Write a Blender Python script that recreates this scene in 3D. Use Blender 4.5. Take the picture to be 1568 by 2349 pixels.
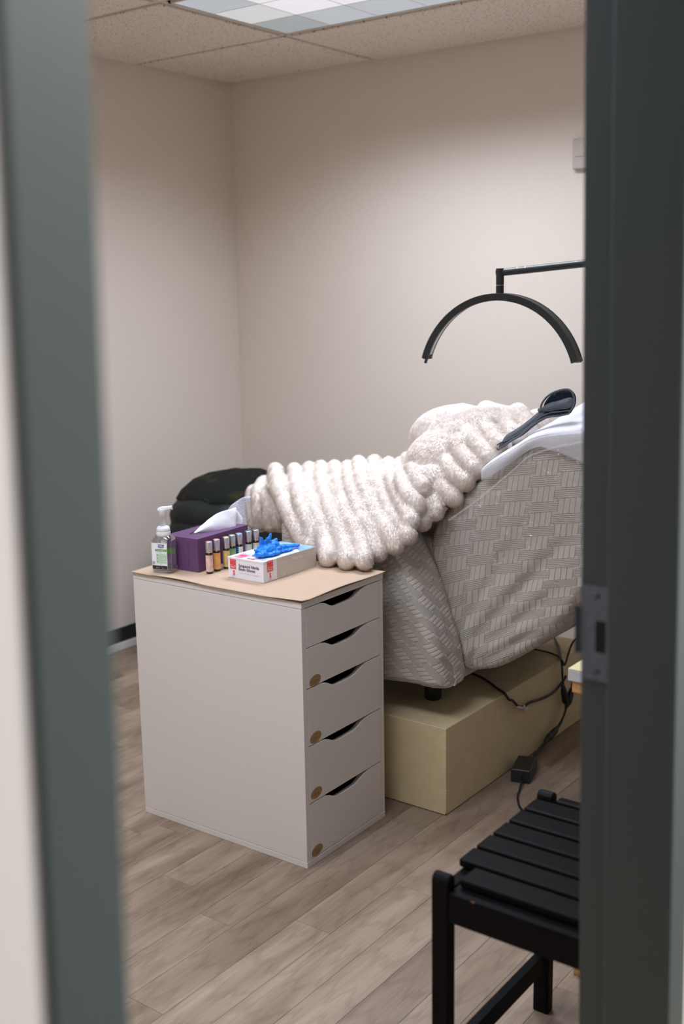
import bpy, bmesh, math, random
import numpy as np
from mathutils import Vector, Matrix, noise

random.seed(7)
rng = np.random.default_rng(7)
SC = bpy.context.scene
COL = SC.collection
for o in list(bpy.data.objects):
    bpy.data.objects.remove(o)

# ------------------------------------------------------------------ camera
YAW, PIT, ROL = 2.213, -0.192, -0.017
fw = Vector((math.cos(YAW)*math.cos(PIT), math.sin(YAW)*math.cos(PIT), math.sin(PIT)))
rt = Vector((math.sin(YAW), -math.cos(YAW), 0)); up = rt.cross(fw)
r2 = math.cos(ROL)*rt + math.sin(ROL)*up
u2 = -math.sin(ROL)*rt + math.cos(ROL)*up
cam = bpy.data.cameras.new('camera')
cam.sensor_fit = 'VERTICAL'; cam.sensor_height = 36.0; cam.sensor_width = 24.0
cam.lens = 2579.5/2349*36.0
cam.clip_start = 0.05
cam.dof.use_dof = True; cam.dof.focus_distance = 2.78; cam.dof.aperture_fstop = 2.9
co = bpy.data.objects.new('camera', cam); COL.objects.link(co)
co.matrix_world = Matrix(((r2.x, u2.x, -fw.x, 1.662), (r2.y, u2.y, -fw.y, -2.05),
                          (r2.z, u2.z, -fw.z, 1.437), (0, 0, 0, 1)))
SC.camera = co

# ------------------------------------------------------------------ world, exposure
W = bpy.data.worlds.new('world'); SC.world = W; W.use_nodes = True
W.node_tree.nodes['Background'].inputs[0].default_value = (0.75, 0.85, 1.0, 1)
W.node_tree.nodes['Background'].inputs[1].default_value = 0.05
SC.view_settings.view_transform = 'Standard'; SC.view_settings.look = 'None'
SC.view_settings.gamma = 1.0; SC.view_settings.use_curve_mapping = False
SC.view_settings.exposure = 0.0
TROFFER_POWER = 23.0          # base for each ceiling troffer
TROFFER_SPREAD = math.radians(140)
CORRIDOR_POWER = 130.0
SC.cycles.max_bounces = 10; SC.cycles.diffuse_bounces = 6; SC.cycles.transparent_max_bounces = 16

# ------------------------------------------------------------------ material helpers
def srgb(r, g, b):
    f = lambda c: (c/255/12.92) if c/255 <= .04045 else ((c/255+.055)/1.055)**2.4
    return (f(r), f(g), f(b), 1)

def mat(name, col, rough=.6, metal=0, spec=.5, **kw):
    m = bpy.data.materials.new(name); m.use_nodes = True
    b = m.node_tree.nodes['Principled BSDF']
    b.inputs['Base Color'].default_value = col
    b.inputs['Roughness'].default_value = rough
    b.inputs['Metallic'].default_value = metal
    b.inputs['Specular IOR Level'].default_value = spec
    for k, v in kw.items():
        b.inputs[k.replace('_', ' ')].default_value = v
    return m

def nd(m, t, **kw):
    n = m.node_tree.nodes.new(t)
    for k, v in kw.items():
        if k.startswith('i_'): n.inputs[k[2:].replace('_', ' ')].default_value = v
        else: setattr(n, k, v)
    return n

def lk(m, a, ao, b, bi): m.node_tree.links.new(a.outputs[ao], b.inputs[bi])

def ramp(m, stops):
    r = nd(m, 'ShaderNodeValToRGB')
    while len(r.color_ramp.elements) < len(stops): r.color_ramp.elements.new(.5)
    for e, (p, c) in zip(r.color_ramp.elements, stops): e.position = p; e.color = c
    return r

def noisy(m, scale=40, amount=.06, bump=.1, dist=.001, detail=4, stretch=(1, 1, 1), coord='Object'):
    """fine tone variation and relief on top of a plain principled colour"""
    b = m.node_tree.nodes['Principled BSDF']
    c = tuple(b.inputs['Base Color'].default_value)
    tc = nd(m, 'ShaderNodeTexCoord'); mp = nd(m, 'ShaderNodeMapping'); mp.inputs['Scale'].default_value = stretch
    n = nd(m, 'ShaderNodeTexNoise', i_Scale=scale, i_Detail=detail)
    lk(m, tc, coord, mp, 0); lk(m, mp, 0, n, 'Vector')
    lo = tuple(v*(1-amount) for v in c[:3])+(1,); hi = tuple(min(1, v*(1+amount)) for v in c[:3])+(1,)
    r = ramp(m, [(.3, lo), (.7, hi)])
    lk(m, n, 'Fac', r, 0); lk(m, r, 0, b, 'Base Color')
    if bump:
        bp = nd(m, 'ShaderNodeBump', i_Strength=bump, i_Distance=dist)
        lk(m, n, 'Fac', bp, 'Height'); lk(m, bp, 0, b, 'Normal')
    return m

M = {}
M['wall'] = noisy(mat('wall_paint', (.72, .645, .565, 1), .75, spec=.25), 220, .02, .12, .0008)
M['corridor_wall'] = noisy(mat('corridor_paint', (.50, .475, .465, 1), .7, spec=.25), 220, .02, .1, .0008)
M['corridor_far'] = mat('corridor_far_darkened', (.34, .33, .32, 1), .8)  # unseen corridor walls, darkened to bounce less light onto the door frame
M['frame_grey'] = noisy(mat('slate_frame_paint', (.051, .064, .064, 1), .5, spec=.22), 300, .04, .05, .0004)
M['metal_plate'] = noisy(mat('strike_metal', (.085, .095, .12, 1), .38, 1), 200, .1, .05, .0003)
M['hole'] = mat('dark_hole', (.006, .006, .006, 1), .9)
M['base_dark'] = noisy(mat('rubber_base', (.016, .021, .021, 1), .55), 150, .1, .05, .0003)
M['base_white'] = mat('white_toe_strip', (.74, .72, .72, 1), .4)
M['cab'] = noisy(mat('white_laminate', (.625, .585, .540, 1), .42, spec=.4), 420, .012, .04, .0002)
M['cab_dark'] = mat('recess_shade_and_marks', (.055, .05, .048, 1), .7)  # dark grey puts recess shade into the drawer interior; also used for small marks
M['mat'] = noisy(mat('peach_leather_mat', (.485, .352, .252, 1), .55, spec=.2), 500, .03, .15, .0004)
M['mat_back'] = noisy(mat('tan_mat_backing', (.36, .27, .15, 1), .8), 500, .05, .1, .0004)
M['kraft'] = noisy(mat('kraft_sticker', (.30, .165, .062, 1), .75), 300, .08, .03, .0002)
M['ink_brown'] = mat('brown_ink', (.12, .06, .022, 1), .7)
M['purple'] = noisy(mat('purple_card', (.105, .040, .125, 1), .5), 500, .05, .05, .0002)
M['card_raw'] = mat('raw_card', (.4, .33, .27, 1), .8)
M['tissue'] = noisy(mat('white_tissue', (.80, .79, .83, 1), .9, spec=.1), 60, .03, .2, .001)
M['glove'] = noisy(mat('blue_nitrile', (.003, .215, .80, 1), .45, spec=.4), 160, .12, .35, .002)
M['white_card'] = mat('white_card', (.74, .72, .76, 1), .4)
M['grey_card'] = mat('warm_grey_card', (.52, .475, .42, 1), .4)
M['pale_card'] = mat('pale_grey_card', (.64, .64, .67, 1), .4)
M['blue_card'] = noisy(mat('light_blue_card', (.24, .42, .78, 1), .4), 30, .3, 0)
M['red'] = mat('red_print', (.72, .045, .05, 1), .5)
M['pink'] = mat('pink_print', (.80, .06, .20, 1), .5)
M['ink'] = mat('dark_ink', (.05, .045, .055, 1), .6)
M['ink_blue'] = mat('slate_ink', (.14, .17, .30, 1), .6)
M['ink_pale'] = mat('pale_print', (.72, .69, .64, 1), .5)
M['ink_grey'] = mat('grey_print', (.40, .39, .41, 1), .6)
M['label_white'] = mat('white_label', (.78, .78, .79, 1), .45)
M['label_green'] = mat('green_band', (.13, .36, .07, 1), .45)
M['label_palegreen'] = mat('pale_green_print', (.45, .63, .45, 1), .45)
M['label_navy'] = mat('navy_print', (.02, .025, .16, 1), .45)
M['label_black'] = mat('black_band', (.012, .016, .018, 1), .45)
M['label_back'] = mat('label_back_purple', (.19, .12, .22, 1), .5)
M['silver'] = noisy(mat('brushed_silver', (.60, .59, .60, 1), .35, 1), 60, .05, 0)
M['black_plastic'] = noisy(mat('black_plastic', (.010, .011, .012, 1), .42), 300, .1, .08, .0003)
M['lamp_black'] = noisy(mat('lamp_black_paint', (.012, .015, .016, 1), .38), 300, .1, .05, .0003)
M['lamp_diffuser'] = noisy(mat('unlit_diffuser', (.50, .47, .45, 1), .45), 300, .04, 0)
M['brass'] = mat('brass_line', (.55, .40, .26, 1), .35, 1)
M['riser'] = noisy(mat('yellow_beige_paint', (.60, .50, .295, 1), .6, spec=.3), 26, .05, .08, .0006)
M['chip'] = mat('worn_edge', (.62, .55, .42, 1), .8)
M['black_wood'] = noisy(mat('black_brown_lacquer', (.0042, .0040, .0044, 1), .45, spec=.06), 60, .25, .12, .0006, stretch=(1, 6, 6))
M['wood'] = noisy(mat('honey_wood', (.42, .235, .075, 1), .5), 30, .2, .05, .0005, stretch=(1, 8, 8))
M['yellow_paper'] = noisy(mat('pale_yellow_paper', (.66, .58, .30, 1), .6), 80, .04, 0)
M['paper_edge'] = noisy(mat('white_paper_edges', (.42, .42, .43, 1), .8), 400, .06, .2, .0005, stretch=(.05, .05, 1))
M['cable'] = mat('black_cable', (.009, .009, .010, 1), .5)
M['cable_blue'] = mat('dark_blue_cable', (.016, .021, .035, 1), .5)
M['tape'] = mat('white_tape', (.62, .60, .57, 1), .6)
M['towel'] = noisy(mat('white_terry', (.76, .76, .82, 1), .95, spec=.1), 700, .07, .6, .002)
M['liner'] = noisy(mat('thin_white_liner', (.74, .74, .76, 1), .8, spec=.15, Alpha=.5), 120, .03, .1, .0006)
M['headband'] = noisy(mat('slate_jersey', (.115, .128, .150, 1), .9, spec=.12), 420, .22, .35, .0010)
M['headband_shade'] = noisy(mat('slate_jersey_shaded', (.013, .018, .026, 1), .95, spec=.1), 300, .2, .3, .0012)  # dark copy of the jersey, painting shade inside the loop and folds
M['switch'] = mat('beige_thermostat', (.50, .45, .395, 1), .7)
M['fur'] = noisy(mat('cream_plush', (.84, .795, .755, 1), .95, spec=.05), 30, .02, 0)
M['fur_base'] = noisy(mat('cream_plush_base', (.84, .775, .715, 1), 1, spec=.02), 160, .03, .5, .003)
m = bpy.data.materials.new('cream_pile'); m.use_nodes = True; M['fur_blade'] = m
m.node_tree.nodes.remove(m.node_tree.nodes['Principled BSDF'])
d_ = nd(m, 'ShaderNodeBsdfDiffuse'); t_ = nd(m, 'ShaderNodeBsdfTranslucent'); x_ = nd(m, 'ShaderNodeMixShader'); x_.inputs[0].default_value = .5
for q_ in (d_, t_): q_.inputs[0].default_value = (.915, .855, .80, 1)
lk(m, d_, 0, x_, 1); lk(m, t_, 0, x_, 2); lk(m, x_, 0, m.node_tree.nodes['Material Output'], 0)
for k in ('fur', 'fur_base'):
    b = M[k].node_tree.nodes['Principled BSDF']
    b.inputs['Sheen Weight'].default_value = .25; b.inputs['Sheen Roughness'].default_value = .5
    b.inputs['Subsurface Weight'].default_value = 0
M['mesh_towel'] = noisy(mat('lilac_waffle', (.66, .66, .78, 1), .95, spec=.1), 60, .05, .1, .001)
M['gridbar'] = mat('ceiling_grid_paint', (.58, .53, .46, 1), .55)
M['dark_gap'] = mat('ceiling_void', (.05, .048, .045, 1), .9)
M['troffer'] = mat('troffer_enamel', (.72, .74, .78, 1), .35)

# quilted cover: groove shade put into the colour by a mesh attribute, relief is real geometry
m = mat('quilted_cover', (.5, .46, .40, 1), .85, spec=.2); M['cover'] = m
b = m.node_tree.nodes['Principled BSDF']
at = nd(m, 'ShaderNodeAttribute', attribute_name='groove_shade')
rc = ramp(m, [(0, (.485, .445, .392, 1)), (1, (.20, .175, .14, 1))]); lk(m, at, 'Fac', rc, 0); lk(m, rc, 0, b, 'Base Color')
tc = nd(m, 'ShaderNodeTexCoord'); n = nd(m, 'ShaderNodeTexNoise', i_Scale=900, i_Detail=2); lk(m, tc, 'Object', n, 'Vector')
bp = nd(m, 'ShaderNodeBump', i_Strength=.25, i_Distance=.0006); lk(m, n, 'Fac', bp, 'Height'); lk(m, bp, 0, b, 'Normal')
b.inputs['Sheen Weight'].default_value = .15

# ceiling tile: fissured mineral board
m = mat('mineral_tile', (.6, .55, .5, 1), .9, spec=.1); M['tile'] = m
b = m.node_tree.nodes['Principled BSDF']
tc = nd(m, 'ShaderNodeTexCoord')
mp = nd(m, 'ShaderNodeMapping'); mp.inputs['Scale'].default_value = (95, 190, 95); lk(m, tc, 'Object', mp, 0)
n1 = nd(m, 'ShaderNodeTexNoise', i_Scale=1.0, i_Detail=3, i_Roughness=.6); lk(m, mp, 0, n1, 'Vector')
n2 = nd(m, 'ShaderNodeTexVoronoi', i_Scale=330.0); lk(m, tc, 'Object', n2, 'Vector')
f1 = ramp(m, [(.355, (.25, .25, .25, 1)), (.40, (1, 1, 1, 1))]); lk(m, n1, 'Fac', f1, 0)
f2 = ramp(m, [(.12, (.55, .55, .55, 1)), (.22, (1, 1, 1, 1))]); lk(m, n2, 'Distance', f2, 0)
mx = nd(m, 'ShaderNodeMix', data_type='RGBA', blend_type='MULTIPLY'); mx.inputs[0].default_value = .8
lk(m, f1, 0, mx, 6); lk(m, f2, 0, mx, 7)
mx2 = nd(m, 'ShaderNodeMix', data_type='RGBA', blend_type='MULTIPLY'); mx2.inputs[0].default_value = 1
mx2.inputs[7].default_value = (.78, .69, .60, 1); lk(m, mx, 2, mx2, 6); lk(m, mx2, 2, b, 'Base Color')
bp = nd(m, 'ShaderNodeBump', i_Strength=.5, i_Distance=.002); lk(m, mx, 2, bp, 'Height'); lk(m, bp, 0, b, 'Normal')

# wood plank: long grain along y, per plank tone
m = mat('oak_vinyl_plank', (.3, .22, .17, 1), .42, spec=.35); M['plank'] = m
b = m.node_tree.nodes['Principled BSDF']
tc = nd(m, 'ShaderNodeTexCoord'); oi = nd(m, 'ShaderNodeObjectInfo')
ad = nd(m, 'ShaderNodeVectorMath', operation='MULTIPLY_ADD'); ad.inputs[1].default_value = (1, 1, 1)
cb = nd(m, 'ShaderNodeCombineXYZ')
mu = nd(m, 'ShaderNodeMath', operation='MULTIPLY'); mu.inputs[1].default_value = 53; lk(m, oi, 'Random', mu, 0)
lk(m, mu, 0, cb, 0); lk(m, mu, 0, cb, 1); lk(m, tc, 'Object', ad, 0); lk(m, cb, 0, ad, 2)
mpa = nd(m, 'ShaderNodeMapping'); mpa.inputs['Scale'].default_value = (190, 5, 1); lk(m, ad, 0, mpa, 0)
g1 = nd(m, 'ShaderNodeTexNoise', i_Scale=1, i_Detail=5, i_Roughness=.65); lk(m, mpa, 0, g1, 'Vector')
mpb = nd(m, 'ShaderNodeMapping'); mpb.inputs['Scale'].default_value = (13, 1.5, 1); lk(m, ad, 0, mpb, 0)
g2 = nd(m, 'ShaderNodeTexNoise', i_Scale=1, i_Detail=3, i_Roughness=.55, i_Distortion=.5); lk(m, mpb, 0, g2, 'Vector')
mpc = nd(m, 'ShaderNodeMapping'); mpc.inputs['Scale'].default_value = (26, 2.1, 1); lk(m, ad, 0, mpc, 0)
wv = nd(m, 'ShaderNodeTexWave', wave_type='RINGS', i_Scale=1.1, i_Distortion=6.5, i_Detail=2, i_Detail_Scale=1.2); lk(m, mpc, 0, wv, 'Vector')
gc = ramp(m, [(.3, (.200, .140, .097, 1)), (.5, (.295, .217, .158, 1)), (.72, (.390, .298, .222, 1))]); lk(m, g2, 'Fac', gc, 0)
gf = ramp(m, [(.3, (.72, .70, .69, 1)), (.55, (1, 1, 1, 1))]); lk(m, g1, 'Fac', gf, 0)
wf = ramp(m, [(.0, (.80, .79, .78, 1)), (.25, (1, 1, 1, 1))]); lk(m, wv, 'Fac', wf, 0)
ma = nd(m, 'ShaderNodeMix', data_type='RGBA', blend_type='MULTIPLY'); ma.inputs[0].default_value = .75; lk(m, gc, 0, ma, 6); lk(m, gf, 0, ma, 7)
mb = nd(m, 'ShaderNodeMix', data_type='RGBA', blend_type='MULTIPLY'); mb.inputs[0].default_value = .7; lk(m, ma, 2, mb, 6); lk(m, wf, 0, mb, 7)
tone = ramp(m, [(0, (.80, .80, .80, 1)), (1, (1.0, 1.0, 1.0, 1))]); lk(m, oi, 'Random', tone, 0)
mc = nd(m, 'ShaderNodeMix', data_type='RGBA', blend_type='MULTIPLY'); mc.inputs[0].default_value = 1; lk(m, mb, 2, mc, 6); lk(m, tone, 0, mc, 7)
lk(m, mc, 2, b, 'Base Color')
bp = nd(m, 'ShaderNodeBump', i_Strength=.12, i_Distance=.0006); lk(m, g1, 'Fac', bp, 'Height'); lk(m, bp, 0, b, 'Normal')

# bag: black cloth with olive and brown camouflage blotches
m = mat('camouflage_cloth', (.02, .02, .02, 1), .85, spec=.2); M['camo'] = m
b = m.node_tree.nodes['Principled BSDF']; tc = nd(m, 'ShaderNodeTexCoord')
n = nd(m, 'ShaderNodeTexNoise', i_Scale=9, i_Detail=1.5, i_Distortion=.6); lk(m, tc, 'Object', n, 'Vector')
r = ramp(m, [(.50, (.009, .011, .010, 1)), (.57, (.022, .020, .009, 1)), (.65, (.040, .031, .012, 1)), (.67, (.012, .014, .011, 1))]); r.color_ramp.interpolation = 'CONSTANT'
lk(m, n, 'Fac', r, 0); lk(m, r, 0, b, 'Base Color')
M['bag_black'] = noisy(mat('bag_black_nylon', (.010, .013, .0125, 1), .6, spec=.3), 90, .25, .3, .003)

# clear plastics
def clear(name, col, rough, ior=1.45, trans=1.0, alpha=1.0):
    m = mat(name, col, rough); b = m.node_tree.nodes['Principled BSDF']
    b.inputs['Transmission Weight'].default_value = trans; b.inputs['IOR'].default_value = ior; b.inputs['Alpha'].default_value = alpha
    return m
def thin(name, tint, rough, ior):
    m = bpy.data.materials.new(name); m.use_nodes = True
    m.node_tree.nodes.remove(m.node_tree.nodes['Principled BSDF']); o_ = m.node_tree.nodes['Material Output']
    t_ = nd(m, 'ShaderNodeBsdfTransparent'); t_.inputs[0].default_value = tint
    g_ = nd(m, 'ShaderNodeBsdfGlossy', i_Roughness=rough); lw_ = nd(m, 'ShaderNodeLayerWeight', i_Blend=.30); f_ = nd(m, 'ShaderNodeMath', operation='MULTIPLY_ADD'); f_.inputs[1].default_value = .85; f_.inputs[2].default_value = .02; lk(m, lw_, 'Facing', f_, 0); s_ = nd(m, 'ShaderNodeMixShader')
    lk(m, f_, 0, s_, 0); lk(m, t_, 0, s_, 1); lk(m, g_, 0, s_, 2); lk(m, s_, 0, o_, 0)
    return m
M['clear_pet'] = thin('clear_bottle', (.93, .93, .94, 1), .06, 1.5)
M['gel'] = thin('clear_sanitizer', (.90, .89, .93, 1), .03, 1.35)
M['frosted'] = mat('frosted_pump', (.80, .80, .81, 1), .35, Alpha=.80, Subsurface_Weight=.2)
M['tube_clear'] = mat('dip_tube', (.8, .8, .82, 1), .3, Alpha=.45)
m = bpy.data.materials.new('clear_film'); m.use_nodes = True; M['film'] = m
nt = m.node_tree; nt.nodes.remove(nt.nodes['Principled BSDF'])
out = nt.nodes['Material Output']
tr = nd(m, 'ShaderNodeBsdfTransparent'); tr.inputs[0].default_value = (.965, .965, .965, 1)
gl = nd(m, 'ShaderNodeBsdfGlossy', i_Roughness=.10)
ms = nd(m, 'ShaderNodeMixShader'); ms.inputs[0].default_value = .075; lk(m, tr, 0, ms, 1); lk(m, gl, 0, ms, 2); lk(m, ms, 0, out, 0)
tc = nd(m, 'ShaderNodeTexCoord'); n = nd(m, 'ShaderNodeTexNoise', i_Scale=26, i_Detail=4, i_Distortion=1.5); lk(m, tc, 'Object', n, 'Vector')
bp = nd(m, 'ShaderNodeBump', i_Strength=1.0, i_Distance=.035); lk(m, n, 'Fac', bp, 'Height'); lk(m, bp, 0, gl, 'Normal')

# ------------------------------------------------------------------ object helpers
def link(name, me, m=None, parent=None, loc=(0, 0, 0)):
    o = bpy.data.objects.new(name, me); COL.objects.link(o)
    if m is not None and me is not None and not len(me.materials): me.materials.append(m)
    o.location = loc
    if parent: o.parent = parent
    return o

def tag(o, label=None, cat=None, group=None, kind=None):
    if label: o['label'] = label
    if cat: o['category'] = cat
    if group: o['group'] = group
    if kind: o['kind'] = kind
    return o

def thing(name, label, cat, loc=(0, 0, 0), rz=0, group=None):
    o = bpy.data.objects.new(name, None); COL.objects.link(o)
    o.location = loc; o.rotation_euler = (0, 0, rz); o.empty_display_size = .05
    return tag(o, label, cat, group)

def pydata(name, v, f, m=None, parent=None, smooth=False, off=(0, 0, 0), auto=None):
    """off: subtracted from world coordinates so children sit right under an unrotated parent"""
    v = np.asarray(v, float) - np.asarray(off, float)
    me = bpy.data.meshes.new(name); me.from_pydata([tuple(p) for p in v], [], [list(q) for q in f]); me.update()
    if smooth: me.polygons.foreach_set('use_smooth', [True]*len(me.polygons))
    o = link(name, me, m, parent)
    return o

def bm_obj(name, bm, m=None, parent=None, smooth=False):
    me = bpy.data.meshes.new(name); bm.to_mesh(me); bm.free()
    if smooth: me.polygons.foreach_set('use_smooth', [True]*len(me.polygons))
    return link(name, me, m, parent)

def add_box(bm, lo, hi, bev=0, seg=2, mtx=None):
    r = bmesh.ops.create_cube(bm, size=1)
    vs = r['verts']
    lo, hi = Vector(lo), Vector(hi)
    for v in vs:
        v.co = Vector((lo.x+(v.co.x+.5)*(hi.x-lo.x), lo.y+(v.co.y+.5)*(hi.y-lo.y), lo.z+(v.co.z+.5)*(hi.z-lo.z)))
    if bev:
        es = list({e for v in vs for e in v.link_edges})
        g = bmesh.ops.bevel(bm, geom=es, offset=bev, segments=seg, affect='EDGES', profile=.5)
        vs = list({v for f in g['faces'] for v in f.verts} | {v for v in vs if v.is_valid})
    if mtx is not None:
        bmesh.ops.transform(bm, matrix=mtx, verts=[v for v in vs if v.is_valid])
    return vs

def box(name, lo, hi, m, parent=None, bev=0, seg=2, off=(0, 0, 0), smooth=False):
    bm = bmesh.new()
    off = Vector(off)
    add_box(bm, Vector(lo)-off, Vector(hi)-off, bev, seg)
    return bm_obj(name, bm, m, parent, smooth)

def smooth_path(pts, n):
    pts = np.asarray(pts, float)
    if len(pts) < 3: return np.array([pts[0]+(pts[-1]-pts[0])*t for t in np.linspace(0, 1, n)])
    P = np.vstack([2*pts[0]-pts[1], pts, 2*pts[-1]-pts[-2]])
    out = []
    seg = len(pts)-1
    for t in np.linspace(0, seg-1e-6, n):
        i = int(t); u = t-i
        p0, p1, p2, p3 = P[i], P[i+1], P[i+2], P[i+3]
        out.append(.5*((2*p1)+(-p0+p2)*u+(2*p0-5*p1+4*p2-p3)*u*u+(-p0+3*p1-3*p2+p3)*u**3))
    return np.array(out)

def tube_data(pts, r, n=None, sides=10, caps=True, flat=1.0):
    """closed tube along pts; r a number or list; rounded ends when caps"""
    n = n or max(6, 5*len(pts))
    P = smooth_path(pts, n)
    rr = np.interp(np.linspace(0, 1, n), np.linspace(0, 1, len(np.atleast_1d(r))), np.atleast_1d(r)) if np.ndim(r) else np.full(n, r)
    T = np.gradient(P, axis=0); T /= np.linalg.norm(T, axis=1)[:, None]+1e-12
    if caps:
        pre, post, k = [], [], 4
        for j in range(k):
            a = math.pi/2*(1-j/k)
            pre.append((P[0]-T[0]*rr[0]*math.sin(a), rr[0]*max(.04, math.cos(a)), T[0]))
        for j in range(1, k+1):
            a = math.pi/2*j/k
            post.append((P[-1]+T[-1]*rr[-1]*math.sin(a), rr[-1]*max(.04, math.cos(a)), T[-1]))
        P = np.vstack([[p for p, _, _ in pre], P, [p for p, _, _ in post]])
        rr = np.concatenate([[q for _, q, _ in pre], rr, [q for _, q, _ in post]])
        T = np.vstack([[t for _, _, t in pre], T, [t for _, _, t in post]])
    N = np.array([0, 0, 1.0]) if abs(T[0][2]) < .9 else np.array([1.0, 0, 0])
    V, F = [], []
    for i in range(len(P)):
        N = N-T[i]*(N@T[i]); N /= np.linalg.norm(N)+1e-12
        B = np.cross(T[i], N)
        for k in range(sides):
            a = 2*math.pi*k/sides
            V.append(P[i]+rr[i]*(math.cos(a)*N*flat+math.sin(a)*B))
    for i in range(len(P)-1):
        for k in range(sides):
            a, b_ = i*sides+k, i*sides+(k+1) % sides
            F.append((a, b_, b_+sides, a+sides))
    F.append(tuple(range(sides))[::-1]); F.append(tuple(range((len(P)-1)*sides, len(P)*sides)))
    return V, F

def tube(name, pts, r, m, parent=None, off=(0, 0, 0), **kw):
    V, F = tube_data(pts, r, **kw)
    return pydata(name, V, F, m, parent, True, off)

def lathe(name, prof, m, parent=None, n=24, sx=1, sy=1, loc=(0, 0, 0), power=2.0, smooth=True):
    """prof: (radius, z) from bottom to top; power>2 squares the section"""
    V, F = [], []
    for r, z in prof:
        for k in range(n):
            a = 2*math.pi*k/n; c, s = math.cos(a), math.sin(a)
            d = (abs(c)**power+abs(s)**power)**(1/power)
            V.append((loc[0]+r*sx*c/d, loc[1]+r*sy*s/d, loc[2]+z))
    for i in range(len(prof)-1):
        for k in range(n):
            a, b_ = i*n+k, i*n+(k+1) % n
            F.append((a, b_, b_+n, a+n))
    F.append(tuple(range(n))[::-1]); F.append(tuple(range((len(prof)-1)*n, len(prof)*n)))
    o = pydata(name, V, F, m, parent, smooth)
    return o

def text(name, body, size, org, xd, yd, m, parent, align='LEFT', depth=.0003, bold=0):
    """printed letters as thin geometry: org, x direction, y direction in parent's space"""
    c = bpy.data.curves.new(name, 'FONT'); c.body = body; c.size = size; c.align_x = align; c.resolution_u = 2
    c.offset = bold
    t = bpy.data.objects.new(name, c); COL.objects.link(t)
    dg = bpy.context.evaluated_depsgraph_get()
    me = bpy.data.meshes.new_from_object(t.evaluated_get(dg)); bpy.data.objects.remove(t)
    xd, yd = Vector(xd).normalized(), Vector(yd).normalized(); zd = xd.cross(yd)
    mt = Matrix(((xd.x, yd.x, zd.x, org[0]+zd.x*depth), (xd.y, yd.y, zd.y, org[1]+zd.y*depth), (xd.z, yd.z, zd.z, org[2]+zd.z*depth), (0, 0, 0, 1)))
    me.transform(mt); me.materials.clear()
    return link(name, me, m, parent)

def flat(name, poly, m, parent, org, xd, yd, depth=.0002):
    """flat printed polygon lying on a surface"""
    xd, yd = Vector(xd).normalized(), Vector(yd).normalized(); zd = xd.cross(yd)
    V = [Vector(org)+xd*x+yd*y+zd*depth for x, y in poly]
    return pydata(name, V, [tuple(range(len(V)))], m, parent)

def rect(x0, y0, x1, y1): return [(x0, y0), (x1, y0), (x1, y1), (x0, y1)]
def circ(cx, cy, rx, ry=None, n=24):
    ry = ry or rx
    return [(cx+rx*math.cos(2*math.pi*k/n), cy+ry*math.sin(2*math.pi*k/n)) for k in range(n)]

def grid_obj(name, P, m, parent=None, off=(0, 0, 0), thick=0, smooth=True, closed_u=False):
    """P[nu][nv] array of points"""
    P = np.asarray(P, float); nu, nv = P.shape[:2]
    V = P.reshape(-1, 3); idx = np.arange(nu*nv).reshape(nu, nv)
    if closed_u: idx = np.vstack([idx, idx[:1]])
    a, b_, c, d = idx[:-1, :-1].ravel(), idx[1:, :-1].ravel(), idx[1:, 1:].ravel(), idx[:-1, 1:].ravel()
    F = np.stack([a, b_, c, d], 1)
    o = pydata(name, V, F.tolist(), m, parent, smooth, off)
    if thick:
        md = o.modifiers.new('solid', 'SOLIDIFY'); md.thickness = thick; md.offset = 0
    return o

def puff(name, outline, yc, th, m, parent=None, off=(0, 0, 0), levels=5, tilt=0.0, power=.5):
    """inflated outline in the xz plane (a soft flat cloth piece with thickness)"""
    O = np.asarray(outline, float); n0 = len(O)
    D = []
    for i in range(n0):
        p, q = O[i], O[(i+1) % n0]; k = max(1, int(np.linalg.norm(q-p)/.006))
        D += [p+(q-p)*j/k for j in range(k)]
    O = np.array(D); n = len(O)
    for _ in range(2): O = (np.roll(O, 1, 0)+2*O+np.roll(O, -1, 0))/4
    bm = bmesh.new()
    vs = [bm.verts.new((p[0], 0, p[1])) for p in O]
    f = bm.faces.new(vs)
    bmesh.ops.triangulate(bm, faces=[f])
    bmesh.ops.subdivide_edges(bm, edges=bm.edges[:], cuts=1, use_grid_fill=True)
    bmesh.ops.triangulate(bm, faces=bm.faces[:])
    bmesh.ops.subdivide_edges(bm, edges=[e for e in bm.edges if e.calc_length() > .012], cuts=2, use_grid_fill=True)
    bmesh.ops.triangulate(bm, faces=bm.faces[:])
    seg = np.roll(O, -1, 0)-O
    def dist(p):
        w = p-O; t = np.clip((w*seg).sum(1)/((seg**2).sum(1)+1e-12), 0, 1)
        return np.sqrt(((w-seg*t[:, None])**2).sum(1).min())
    vl = list(bm.verts)
    dmax = max(dist(np.array((v.co.x, v.co.z))) for v in vl)+1e-9
    h = {v: (dist(np.array((v.co.x, v.co.z)))/dmax)**power for v in vl}
    edge = [v for v in vl if h[v] < 1e-3]
    V = [(v.co.x, yc+tilt*(v.co.z)-th*h[v], v.co.z) for v in vl]+[(v.co.x, yc+tilt*(v.co.z)+th*h[v], v.co.z) for v in vl]
    ix = {v: i for i, v in enumerate(vl)}; N = len(vl)
    F = []
    for fc in bm.faces:
        q = [ix[v] for v in fc.verts]; F.append(q); F.append([j+N for j in q][::-1])
    bm.free()
    o = pydata(name, V, F, m, parent, True, off)
    b2 = bmesh.new(); b2.from_mesh(o.data); bmesh.ops.remove_doubles(b2, verts=b2.verts, dist=1e-5)
    bmesh.ops.recalc_face_normals(b2, faces=b2.faces); b2.to_mesh(o.data); b2.free()
    o.data.polygons.foreach_set('use_smooth', [True]*len(o.data.polygons))
    return o

def struct(o): o['kind'] = 'structure'; return o

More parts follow.
